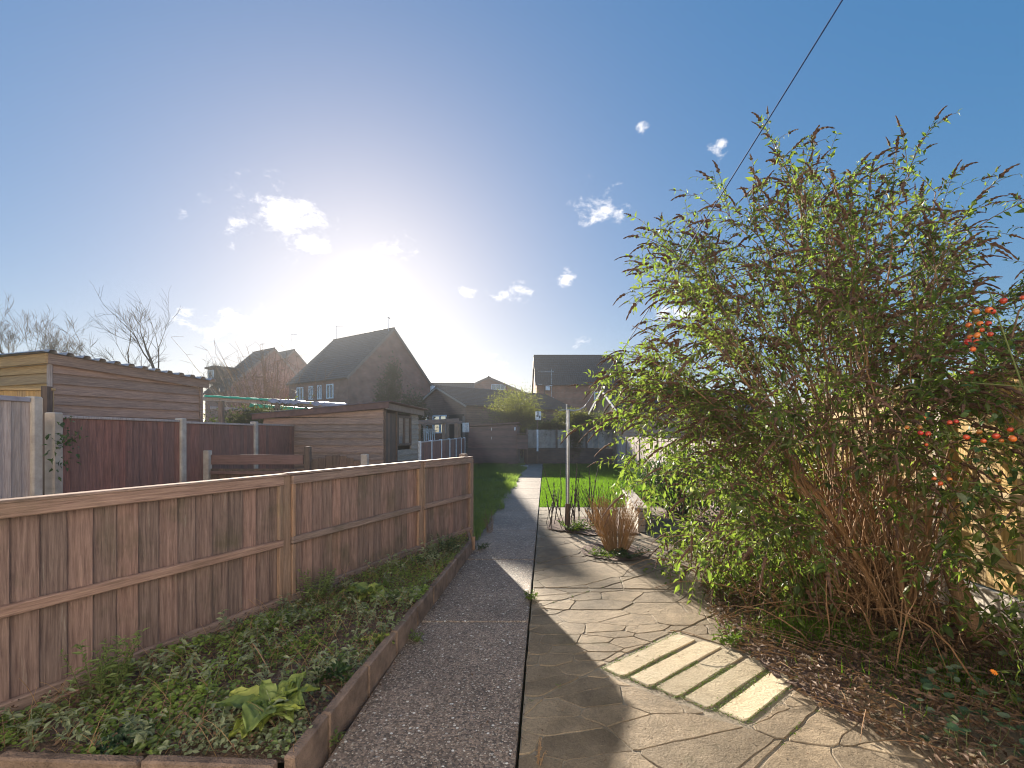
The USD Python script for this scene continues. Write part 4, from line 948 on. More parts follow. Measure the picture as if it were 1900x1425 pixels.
# ---- the butterfly bush
def butterfly_bush():
    rng = np.random.default_rng(5)
    t = thing('butterfly_bush', 'huge arching butterfly bush full of brown spent flower spikes at the right', 'bush', loc=(3.0, 3.85, 0))
    C0, R0 = np.array([2.98, 4.3, 1.65]), np.array([2.1, 1.5, 2.3])
    canes, twigs, spk = [MB() for _ in range(14)], MB(), MB()
    LP, LD, LN, LL, LW = [], [], [], [], []
    def leafy(pts, start, pitch, L0, lean, dens=1.0):
        seg = np.diff(pts, axis=0); ln = np.linalg.norm(seg, axis=1); s = np.r_[0, np.cumsum(ln)]
        m = max(2, int((1 - start) * s[-1] / pitch))
        for q in np.linspace(start, .98, m):
            x = q * s[-1]; k = min(len(seg) - 1, max(0, np.searchsorted(s, x) - 1))
            p = pts[k] + seg[k] * ((x - s[k]) / max(ln[k], 1e-6)); d = seg[k] / max(ln[k], 1e-6)
            side = unit(np.cross(d, rng.normal(size=3)))
            for sg in (-1, 1):
                if rng.random() > dens: continue
                dd = unit(side * sg * rng.uniform(.6, 1.0) + d * rng.uniform(.25, .9) + [0, 0, rng.uniform(-.75, .15) * lean])
                LP.append(p); LD.append(dd); LN.append(unit(np.array([0, 0, 1.0]) + rng.normal(size=3) * .55))
                l = L0 * rng.uniform(.45, 1.25); LL.append(l); LW.append(l * rng.uniform(.28, .46))
    N = 104
    for i in range(N):
        low = i % 4 == 0
        # aim at the crown's surface
        while True:
            d = unit(rng.normal(size=3) * [1.0, .95, 1.0] - [.25 if i % 3 == 0 else 0, 0, 0])
            if low:
                d = unit([rng.uniform(-1, .6), rng.uniform(-.9, .5), rng.uniform(-.75, .15)])
            elif d[2] < -.1: continue
            d = d / (np.abs(d) ** 2.7).sum() ** (1 / 2.7)
            tip = C0 + d * R0 * rng.uniform(.72, 1.0)
            if tip[2] < .12: tip[2] = rng.uniform(.12, .5)
            if tip[0] > rx(tip[1]) - .15 and tip[2] < 2.0: continue
            if tip[1] < 2.5: continue
            if tip[0] < .9 and tip[1] < 3.4: continue
            break
        a = rng.uniform(0, 2 * np.pi); b = np.array([3.02 + .30 * np.cos(a) * rng.random() ** .5, 3.85 + .42 * np.sin(a) * rng.random() ** .5, -.03])
        mid = b + (tip - b) * rng.uniform(.35, .55); mid[2] = b[2] + (tip[2] - b[2]) * rng.uniform(.55, .95) + (0.35 if low else .3)
        pts = curve(b, mid, tip, 12)
        pts[1:-1] += rng.normal(size=(10, 3)) * .02
        r0 = rng.uniform(.005, .012) if low else (rng.uniform(.018, .027) if i % 9 == 1 else rng.uniform(.006, .013))
        canes[i % 14].tube(pts, np.linspace(r0, .0032, 12), 6)
        nt = rng.integers(16, 22) if not low else rng.integers(11, 15)
        for k in range(nt):
            q = rng.uniform(.38, 1.0) if not low else rng.uniform(.4, 1.0)
            x = q * 11; j = int(min(10, x)); p = pts[j] + (pts[j + 1] - pts[j]) * (x - j)
            tan = unit(pts[j + 1] - pts[j]); out = unit(p - C0 + [0, 0, .35])
            dd = unit(tan * rng.uniform(.2, .8) + out * rng.uniform(.2, .8) + rng.normal(size=3) * [.55, .55, .38])
            L = rng.uniform(.2, .55) * (1.1 if low else 1.0)
            e = p + dd * L; e[2] -= rng.uniform(.0, .10) * L / .4
            if (np.abs((e - C0) / R0) ** 2.7).sum() > 1.38 or (e[0] < .31 * e[1] and e[2] < .85): continue
            tw = curve(p, p + dd * L * .55 + [0, 0, .04], e, 6)
            twigs.tube(tw, np.linspace(.0036, .0019, 6), 4, cap=False)
            leafy(tw, .18, .05 if low else .042, .085 if low else .066, .8, .85 if low else .8)
            for _ in range(rng.integers(2, 4) if not low else 2):     # side shoots
                o = tw[rng.integers(1, 5)]; d2 = unit(dd + rng.normal(size=3) * .7); L2 = L * rng.uniform(.3, .6)
                s2_ = curve(o, o + d2 * L2 * .5 + [0, 0, .02], o + d2 * L2 - [0, 0, .04], 5)
                twigs.tube(s2_, np.linspace(.0022, .0016, 5), 3, cap=False)
                leafy(s2_, .2, .038, .06 if low else .054, .8, .78 if low else .75)
                if rng.random() < (.5 if not low else .2):
                    l = rng.uniform(.06, .13); f0 = s2_[-1]; fd = unit(d2 + [0, 0, -.25])
                    spike(spk, curve(f0, f0 + fd * l * .5, f0 + fd * l - [0, 0, l * .25], 4), rng.uniform(.008, .013), rng)
            if rng.random() < (.92 if not low else .42):
                l = rng.uniform(.10, .23); fd = unit(tw[-1] - tw[-2])
                spike(spk, curve(e, e + fd * l * .5 + [0, 0, .015], e + fd * l - [0, 0, l * .30], 5), rng.uniform(.012, .019), rng)
    # dense leafy shoots hanging low on the left flank, bright leaves against the light
    for i in range(265):
        p = np.array([rng.uniform(1.15, 3.3), rng.uniform(3.4, 5.4), 0]); p[2] = rng.uniform(.08, 1.5)
        if p[0] < 1.7 and p[1] < 4.3: p[1] += .7
        if p[0] < 1.45 and p[2] < .5: p[0] += .5
        if 2.5 < p[0] and p[1] < 4.3: p[1] += .8
        if p[0] < .33 * p[1] and p[2] < .8: p[0] += .45
        if i >= 190: p = np.array([rng.uniform(2.75, 3.45), rng.uniform(2.6, 3.3), rng.uniform(.12, 1.25)])
        d = unit([rng.uniform(-1, .2), rng.uniform(-1, .3), rng.uniform(-.4, .5)]); L = rng.uniform(.18, .45)
        if p[0] + d[0] * L < .29 * p[1] and p[2] < .8: continue
        tw = curve(p, p + d * L * .5 + [0, 0, .05], p + d * L - [0, 0, .08], 6)
        twigs.tube(tw, np.linspace(.003, .0012, 6), 4, cap=False)
        leafy(tw, .1, .045, .082, 1.0, .9)
        if rng.random() < .3:
            l = rng.uniform(.1, .2); fd = unit(tw[-1] - tw[-2]); spike(spk, curve(tw[-1], tw[-1] + fd * l * .5, tw[-1] + fd * l - [0, 0, l * .3], 5), .009, rng)
    for m in canes:
        m.build('cane', 'cane', t, smooth=True)
    # fine bare shoots crowding the base
    m = MB()
    for i in range(330):
        b = np.array([rng.normal(2.75, .34), rng.normal(3.95, .36), 0]); d = unit([rng.uniform(-1.1, .45), rng.uniform(-.8, .5), rng.uniform(.15, 1.5)]); L = rng.uniform(.5, 1.35)
        e = b + d * L; e[2] = max(.05, e[2] - .25 * L)
        if e[0] > rx(e[1]) - .1: continue
        pts = curve(b, b + d * L * .55 + [0, 0, .14], e, 7) + rng.normal(size=(7, 3)) * .008
        m.tube(pts, np.linspace(rng.uniform(.003, .007), .0014, 7), 4, cap=False)
    m.build('bare_shoots', 'cane', t, kind='stuff')
    twigs.build('twigs', 'twig', t, kind='stuff')
    spk.build('spent_flowers', 'spent_flower', t, kind='stuff')
    MB().tube([(3.28, 3.25, -.05), (3.27, 3.27, .12), (3.25, 3.30, .30), (3.22, 3.4, .55)], [.10, .075, .06, .04], 9).build('stump', 'cane', t, smooth=True)
    LPa, LDa, LNa, LLa, LWa = map(np.array, (LP, LD, LN, LL, LW))
    dist = np.linalg.norm(LPa - [0, 0, EYE], axis=1)
    order = np.argsort(-(LLa / dist))
    big, rest = order[:300], order[300:]
    for k in big:
        leaves(MB(), LPa[[k]], LDa[[k]], LNa[[k]], LLa[[k]], LWa[[k]], 'lance2').build('leaf', 'buddleia_leaf_one', t)
    mb = leaves(MB(), LPa[rest], LDa[rest], LNa[rest], LLa[rest], LWa[rest], 'lance')
    mb.build('foliage', 'buddleia_leaf', t, kind='stuff')
    print('bush leaves', len(LP))
# same leaf, but its tone comes from the single leaf
def leafmat_one(name, ramp, rough, trans, tcol):
    n = {'oi': ('object_info', {}), 'r': ('rgb_ramp', {'ramp': ramp}), 'p': ('principled_bsdf', {'roughness': rough, 'specular_ior_level': .45}), 'tr': ('translucent_bsdf', {}),
         'tc': ('texture_coordinate', {}), 'ns': ('noise_texture', {'scale': 30.0, 'detail': 3.0}), 'nr': ('map_range', {'from_min': .3, 'from_max': .7, 'to_min': .8, 'to_max': 1.2}), 'hv': ('hsv', {}),
         'bm': ('bump', {'strength': .5, 'distance': .006}),
         'tm': ('mix', {'mix_type': 'multiply', 'fac': 1.0, 'color2': (tcol, tcol * 1.05, tcol * .55)}), 'm': ('mix_closure', {'fac': trans})}
    mat(name, n, [('oi.random', 'r.fac'), ('tc.object', 'ns.vector'), ('ns.fac', 'nr.value'), ('nr.result', 'hv.value'), ('r.color', 'hv.color'), ('hv.color', 'p.base_color'), ('hv.color', 'tm.color1'),
                  ('ns.fac', 'bm.height'), ('bm.normal', 'p.normal'), ('tm.color', 'tr.color'), ('p.BSDF', 'm.closure1'), ('tr.BSDF', 'm.closure2')], surface='m.closure')
leafmat_one('buddleia_leaf_one', [(0.0, (0.035, 0.05, 0.02)), (0.5, (0.06, 0.10, 0.022)), (0.85, (0.11, 0.15, 0.035)), (1.0, (0.22, 0.24, 0.16))], .45, .5, 2.2)
leafmat_one('rosette_leaf_one', [(0.0, (0.19, 0.25, 0.075)), (0.6, (0.28, 0.34, 0.085)), (1.0, (0.40, 0.43, 0.10))], .5, .35, 1.6)
leafmat_one('rose_leaf', [(0.0, (0.03, 0.06, 0.02)), (0.6, (0.06, 0.11, 0.03)), (1.0, (0.12, 0.17, 0.04))], .35, .35, 1.8)
leafmat_one('ivy_leaf', [(0.0, (0.03, 0.06, 0.03)), (0.6, (0.07, 0.12, 0.06)), (1.0, (0.16, 0.2, 0.13))], .3, .25, 1.5)
leafmat_one('pale_leaf', [(0.0, (0.42, 0.33, 0.28)), (1.0, (0.6, 0.5, 0.44))], .7, .2, 1.0)
butterfly_bush()

# ---- rose with hips at the right edge
def hip_rose():
    rng = np.random.default_rng(12)
    t = thing('rose_bush', 'lanky rose with clusters of red and orange hips leaning in front of the golden fence', 'rose', loc=(3.35, 2.6, 0))
    def w(px, py, Y): return np.array([(px - 950) / 850 * Y, Y, EYE + (804 - py) / 850 * Y])
    stems = [[(3.42, 2.75, 0), (3.1, 2.6, 1.2), (2.72, 2.55, 2.1), (2.62, 2.52, 2.3)], [(3.42, 2.75, 0), (3.25, 2.6, .9), (2.85, 2.5, 1.42), (2.32, 2.5, 1.50)],
             [(3.45, 2.7, 0), (3.3, 2.5, 1.0), (3.05, 2.45, 1.5), (2.75, 2.45, 1.52)], [(3.45, 2.7, 0), (3.3, 2.6, .8), (2.9, 2.55, 1.2), (2.4, 2.5, 1.24)],
             [(3.4, 2.75, 0), (3.35, 2.7, 1.4), (3.15, 2.6, 2.3), (3.0, 2.55, 2.62)], [(3.42, 2.72, 0), (3.2, 2.6, 1.3), (2.9, 2.52, 1.75), (2.45, 2.5, 1.78)]]
    for s in stems:
        s = np.array(s); q = np.linspace(0, 3, 16)
        pts = np.array([np.interp(q, range(4), s[:, k]) for k in range(3)]).T
        pts[1:-1] = (pts[:-2] + pts[1:-1] * 2 + pts[2:]) / 4
        MB().tube(pts, np.linspace(.008, .0025, 16), 6).build('stem', 'rose_stem', t, smooth=True)
    hips = [(1811, 578, .98), (1835, 575, 1.1), (1862, 558, 1.05), (1842, 578, .9), (1818, 600, .9), (1797, 603, .9), (1834, 600, .9), (1838, 620, .85), (1813, 622, .95), (1800, 625, .8), (1796, 634, 1.1), (1812, 634, .9), (1805, 648, .9), (1822, 612, .7),
            (1803, 691, .65), (1795, 714, .7), (1716, 776, .7), (1683, 793, .75), (1707, 793, .7), (1708, 803, .8), (1722, 805, .9), (1719, 825, .5), (1793, 811, .9), (1817, 801, .85), (1825, 818, .8), (1848, 809, 1.0), (1858, 818, .7), (1879, 814, 1.1), (1875, 797, .85), (1762, 784, .8), (1774, 782, .7),
            (1745, 897, .75), (1762, 889, .75), (1733, 888, .7), (1851, 891, .7), (1898, 552, .8)]
    for px, py, k in hips:
        Y = 2.5 + rng.uniform(-.06, .06); c = w(px, py, Y); r = .0265 * k * .5 * 1.15
        dn = unit([rng.normal() * .5, rng.normal() * .5 - .5, -.5])
        m = trimesh.creation.icosphere(2, 1.0); v = m.vertices * [1, 1, 1.12] * r
        z = unit(-dn); x = unit(np.cross(z, [.3, .9, .1])); y = np.cross(z, x)
        h = MB().add(v @ np.array([x, y, z]) + c, m.faces).build('hip', 'rose_hip', t, smooth=True)
        cal = MB()
        leaves(cal, np.repeat([c + dn * r * 1.05], 5, 0), np.array([dn + (x * math.cos(a) + y * math.sin(a)) * .8 for a in np.arange(5) * 1.257]), np.repeat([dn], 5, 0), r * .8, r * .35, 'lance')
        cal.tube([c + dn * r * .9, c + dn * r * 1.15], [r * .32, r * .2], 6).build('sepals', 'hip_end', h)
        s0 = c - dn * r * .95; s1 = s0 + unit([.5, .1, -.3 + rng.normal() * .3]) * rng.uniform(.05, .12)
        MB().tube(curve(s0, s0 - dn * .02, s1, 5), [.0022] * 5, 5).build('stalk', 'rose_stem', h)
    for _ in range(52):
        px, py = rng.choice([(1830, 600), (1780, 800), (1840, 900), (1760, 870), (1880, 740), (1860, 700), (1850, 820)]) + rng.normal(size=2) * [45, 45]
        if px < 1650: continue
        p = w(px, py, 2.55 + rng.uniform(-.15, .2)); d = unit(rng.normal(size=3) + [-.3, -.3, -.3])
        for k, sgn in ((1.0, 0), (.6, -1), (.6, 1)):
            sd_ = unit(np.cross(d, [0, 0, 1.0])); q = p + d * .05 * k
            leaves(MB(), [q], [unit(d + sd_ * sgn * 1.2)], [unit(np.array([0, -.3, 1.0]) + rng.normal(size=3) * .4)], rng.uniform(.03, .055), rng.uniform(.02, .034), 'lance2').build('leaf', 'rose_leaf', t)
hip_rose()

# ---- big soft-leaved rosettes in the raised bed
def big_leaf(p, az, L, W, lift, droop, roll, rng, crinkle=.012):
    nu, nv = 13, 9; u = np.linspace(0, 1, nu); v = np.linspace(-1, 1, nv)
    U, V = np.meshgrid(u, v, indexing='ij')
    hw = W / 2 * np.clip(np.where(U < .16, .10 + U * .9, np.sin(np.pi * np.clip((U - .02) / .99, 0, 1) ** .85) * 1.0), 0.02, 1) * (1 + .05 * np.sin(U * 46) * (np.abs(V) > .9))
    ang = lift - droop * u; dr = np.c_[np.cos(ang), np.sin(ang)]
    cen = np.vstack([[0, 0], np.cumsum((dr[1:] + dr[:-1]) / 2 * (L / (nu - 1)), 0)])
    X = cen[:, 0][:, None] + 0 * V; Z = cen[:, 1][:, None] + np.abs(V) ** 1.4 * hw * .38 + crinkle * np.sin(U * 22 + np.abs(V) * 7 + rng.uniform(0, 6)) * (np.abs(V) > .05) * np.clip(U * 3, 0, 1) + crinkle * .9 * (meshkit.noise(np.dstack([U * 9, V * 5, 0 * U + rng.uniform(0, 99)])) - .5)
    Y = V * hw
    Z2 = Z + Y * math.sin(roll); c, s = math.cos(az), math.sin(az)
    P = np.stack([p[0] + X * c - Y * s, p[1] + X * s + Y * c, p[2] + Z2], -1).reshape(-1, 3)
    i, j = np.meshgrid(np.arange(nu - 1), np.arange(nv - 1), indexing='ij'); a = (i * nv + j).ravel()
    mb = MB().add(P, np.vstack([np.c_[a, a + nv, a + nv + 1], np.c_[a, a + nv + 1, a + 1]]))
    mid = np.c_[cen[:, 0] * c + p[0], cen[:, 0] * s + p[1], cen[:, 1] + p[2] - .002]
    return mb, mid
def rosette(label, c, n, L, seed, lift=(.5, 1.2), droop=(.7, 1.7), name='broad_leaf_plant', leafm='rosette_leaf_one', wr=.46, group=None):
    rng = np.random.default_rng(seed)
    t = thing(name, label, 'plant', loc=c, group=group)
    for k in range(n):
        az = k * 2.399 + rng.uniform(-.25, .25); l = L * rng.uniform(.6, 1.08) * (1 if k < n * .7 else .6)
        mb, mid = big_leaf(np.array(c) + [0, 0, .015 + .002 * k], az, l, l * rng.uniform(wr * .85, wr * 1.2), rng.uniform(*lift) + (.35 if k > n * .7 else 0), rng.uniform(*droop), rng.uniform(-.35, .35), rng)
        lf = mb.build('leaf', leafm, t, smooth=True)
        MB().tube(mid, np.linspace(.0045, .001, len(mid)), 5).build('midrib', 'pale_rib', lf)
    return t
rosette('big yellow-green rosette with broad crinkled leaves at the near corner of the raised bed', (-1.16, 2.21, .105), 28, .27, 3, lift=(.35, 1.05), droop=(.6, 1.5), wr=.5)
rosette('smaller drooping rosette in the middle of the raised bed below the fence', (-1.18, 3.78, .11), 13, .27, 9, lift=(.9, 1.4), droop=(1.2, 2.2))
rosette('dark green broad-leaved clump against the front edging of the raised bed', (-1.72, 2.03, .10), 14, .13, 14, lift=(.3, .9), droop=(.5, 1.2), leafm='ivy_leaf')
rosette('grey-green rosette just behind the big yellow-green one', (-1.0, 2.56, .105), 13, .135, 19, lift=(.4, 1.0), droop=(.6, 1.3), leafm='rose_leaf', wr=.36)
rosette('pale green rosette tight against the edging halfway along the raised bed', (-.88, 3.02, .105), 12, .12, 23, lift=(.4, 1.0), droop=(.6, 1.3), wr=.34)

# ---- weeds: upright leafy clumps
def weed(label, c, n, h, spread, L, seed, leafm='ground_leaf', stem='dry_green', wr=.4, kind='lance', flower=False, name='leafy_weed'):
    rng = np.random.default_rng(seed); t = thing(name, label, 'weed', loc=c)
    st, P, D, N, Ls = MB(), [], [], [], []
    for k in range(n):
        a = rng.uniform(0, 2 * np.pi); r = spread * rng.random() ** .5
        b = np.array(c) + [r * .4 * math.cos(a), r * .4 * math.sin(a), -.01]; e = np.array(c) + [r * math.cos(a), r * math.sin(a), h * rng.uniform(.55, 1.05)]
        pts = curve(b, (b + e) / 2 + [0, 0, h * .15], e, 7); st.tube(pts, np.linspace(.003, .0012, 7), 4, cap=False)
        m = int(h / .018) + 4
        for q in np.linspace(.12, 1, m):
            x = q * 6; j = min(5, int(x)); p = pts[j] + (pts[j + 1] - pts[j]) * (x - j); az = rng.uniform(0, 6.28)
            P.append(p); D.append([math.cos(az), math.sin(az), rng.uniform(-.2, .8)]); N.append([rng.normal() * .4, rng.normal() * .4, 1]); Ls.append(L * rng.uniform(.5, 1.2) * (1.1 - .5 * q))
    st.build('stems', stem, t)
    leaves(MB(), P, D, N, np.array(Ls), np.array(Ls) * wr, kind).build('leaves', leafm, t, kind='stuff')
weed('feathery green weed tallest at the left end of the raised bed', (-2.16, 2.42, .10), 16, .34, .2, .06, 31, wr=.34)
weed('dense leafy weed against the fence beside the first fence post', (-1.64, 3.78, .11), 20, .28, .2, .055, 32, wr=.35)
weed('bushy dark green weed at the far tip of the raised bed', (-.72, 5.25, .12), 22, .24, .22, .045, 33, leafm='deep_leaf', wr=.45)
weed('bushy grey-green weed below the second fence post', (-.95, 4.82, .12), 16, .17, .2, .045, 34, leafm='deep_leaf', wr=.5)
weed('small spreading weed growing at the outer foot of the edging', (-.70, 3.30, 0), 7, .06, .09, .05, 35, wr=.4)
weed('bright green weed sprouting in the joint between path and patio', (path_r(4.15) + .02, 4.15, 0), 9, .08, .08, .05, 36, leafm='moss_leaf', wr=.5)
weed('small leafy weed at the outer foot of the edging near the big rosette', (-.86, 2.24, 0), 5, .05, .06, .045, 37, wr=.5)
weed('leafy shoots spilling over the far corner of the yellow slabs', (1.55, 3.28, 0), 14, .10, .13, .065, 38, leafm='moss_leaf', wr=.5)
weed('dry brown weed standing beside the path at the end of the board fence', (-.33, 6.95, 0), 12, .33, .12, .03, 39, leafm='litter_leaf', stem='dry_stem', wr=.3, name='dry_weed')
weed('tufted weed hugging the path edge by the end of the fence', (-.42, 5.95, 0), 12, .10, .16, .045, 40, leafm='deep_leaf', wr=.45)
weed('bent straw-coloured seedling at the bottom of the picture on the patio', (.11, 2.08, 0), 3, .11, .05, .02, 41, leafm='dry_stalk', stem='dry_stem', wr=.3, name='dry_weed')
MB().tube(curve((-1.52, 2.75, .1), (-1.60, 2.7, .42), (-1.36, 2.6, .12), 10), [.003] * 10, 5).build('dry_stalk', 'dry_stem', label='thin orange dead stalk arching over the weeds of the raised bed', cat='stalk')

# ---- ground cover of the raised bed
def ground_cover():
    rng = np.random.default_rng(77)
    keep = BED_L.buffer(-.03)
    q = in_poly(keep, 36000, rng)
    dens = meshkit.fbm(np.c_[q * 3.4, np.zeros(len(q))], 4, 11)
    bare = np.exp(-(((q[:, 0] + 1.02) / .22) ** 2 + ((q[:, 1] - 3.2) / .35) ** 2)) * .35
    q = q[(rng.random(len(q)) < np.clip((dens - .36 - bare) * 4.0, .05, 1))]
    # low rosettes and sprawling clumps, uneven in size
    for x, y in in_poly(keep.buffer(-.05), 330, rng):
        r = rng.uniform(.03, .10); k = int(rng.integers(6, 22)); a = rng.uniform(0, 6.28, k); rr = r * rng.random(k) ** .5
        q = np.vstack([q, np.c_[x + rr * np.cos(a), y + rr * np.sin(a)]])
    q = q[shapely.contains_xy(keep, q[:, 0], q[:, 1])]
    n = len(q)
    mound = .015 + .20 * np.clip(meshkit.fbm(np.c_[q * 2.4, np.ones(n)], 4, 4) - .36, 0, 1)
    P = np.c_[q, .105 + mound * rng.random(n) ** .5]; az = rng.uniform(0, 6.28, n)
    D = np.c_[np.cos(az), np.sin(az), rng.uniform(-.25, .9, n)]; N = np.c_[rng.normal(size=(n, 2)) * .5, np.ones(n)]
    L = rng.uniform(.011, .036, n) * (.65 + .8 * meshkit.fbm(np.c_[q * 1.7, np.zeros(n)], 3, 6))
    s1_ = meshkit.fbm(np.c_[q * 1.5, np.zeros(n)], 4, 31) + rng.normal(size=n) * .10
    for nm, lm, lab, sel in (('ground_cover', 'ground_leaf', 'low mid-green ground cover weeds filling most of the raised bed', (s1_ > .40) & (s1_ < .60)), ('grey_ground_cover', 'grey_leaf', 'grey-green ground cover patches in the raised bed', s1_ <= .40), ('lime_ground_cover', 'lime_leaf', 'yellow-green leafy patches in the raised bed', s1_ >= .60)):
        kk = rng.random(n)
        m = leaves(MB(), P[sel & (kk < .6)], D[sel & (kk < .6)], N[sel & (kk < .6)], L[sel & (kk < .6)], L[sel & (kk < .6)] * rng.uniform(.4, .7, (sel & (kk < .6)).sum()), 'lance2')
        leaves(m, P[sel & (kk >= .6)], D[sel & (kk >= .6)], N[sel & (kk >= .6)], L[sel & (kk >= .6)] * .75, L[sel & (kk >= .6)] * .7, 'round')
        m.build(nm, lm, kind='stuff', label=lab, cat='ground cover')
    m = MB()
    for x, y in in_poly(keep, 520, rng):
        a = rng.uniform(0, 6.28); h = rng.uniform(.05, .2); o = np.array([x, y, .1]); e = o + [math.cos(a) * h * .7, math.sin(a) * h * .7, h]
        m.tube(curve(o, (o + e) / 2 + [0, 0, h * .3], e, 5), np.linspace(.0018, .0008, 5), 3, cap=False)
    m.build('dry_stems', 'dry_stalk', kind='stuff', label='thin straw-coloured stems poking through the weeds of the raised bed', cat='stems')
    q = in_poly(keep, 7000, rng); n = len(q); az = rng.uniform(0, 6.28, n)
    leaves(MB(), np.c_[q, .112 + .085 * rng.random(n) ** 1.4], np.c_[np.cos(az), np.sin(az), rng.normal(size=n) * .25], np.c_[rng.normal(size=(n, 2)) * .5, np.ones(n)], rng.uniform(.012, .03, n), rng.uniform(.008, .018, n), 'lance').build('dead_leaves', 'litter_leaf', kind='stuff', label='red-brown leaf litter between the weeds of the raised bed', cat='leaf litter')
    m, P, D, N, L = MB(), [], [], [], []
    for x, y in in_poly(keep.buffer(-.06), 74, rng):          # straggly taller weeds
        h = rng.uniform(.07, .24)
        for k in range(int(rng.integers(2, 6))):
            o = np.array([x, y, .1]) + rng.normal(size=3) * [.015, .015, 0]; e = o + [rng.normal() * h * .45, rng.normal() * h * .45, h * rng.uniform(.7, 1.1)]
            pts = curve(o, (o + e) / 2 + [0, 0, h * .2], e, 6); m.tube(pts, np.linspace(.0022, .001, 6), 3, cap=False)
            for u in rng.uniform(.15, 1, int(6 + h * 50)):
                j = min(4, int(u * 5)); P.append(pts[j] + (pts[j + 1] - pts[j]) * (u * 5 - j)); aa = rng.uniform(0, 6.28); D.append([math.cos(aa), math.sin(aa), rng.uniform(-.3, .8)]); N.append([rng.normal() * .5, rng.normal() * .5, 1]); L.append(rng.uniform(.015, .045))
    L = np.array(L); leaves(m, P, D, N, L, L * .42, 'lance2')
    m.build('straggly_weeds', 'grey_leaf', kind='stuff', label='taller straggly weeds sticking up all over the raised bed', cat='weeds')
    # leaves and moss in the patio joints and along the path
    pts = []
    for l in lines:
        for _ in range(60):
            c = l.interpolate(rng.random(), normalized=True).coords[0]; pts.append(c)
    for g in slab_polys:
        for s in np.linspace(0, 1, 70):
            c = g.exterior.interpolate(s, normalized=True).coords[0]; pts.append(c)
    pts = np.array(pts); pts = pts[shapely.contains_xy(PATIO.buffer(-.02), pts[:, 0], pts[:, 1])]
    pts = pts[meshkit.noise(np.c_[pts * 2.2, np.zeros(len(pts))], 3) > .36]
    pts = np.repeat(pts, 9, 0) + rng.normal(size=(len(pts) * 9, 2)) * .009; n = len(pts); az = rng.uniform(0, 6.28, n)
    leaves(MB(), np.c_[pts, np.full(n, -.010) + .012 * rng.random(n)], np.c_[np.cos(az), np.sin(az), rng.uniform(.1, .8, n)], np.c_[rng.normal(size=(n, 2)) * .3, np.ones(n)], rng.uniform(.006, .016, n), rng.uniform(.004, .009, n), 'lance').build('joint_moss', 'moss_leaf', kind='stuff', label='tiny green moss and weeds in the patio joints', cat='moss')
ground_cover()

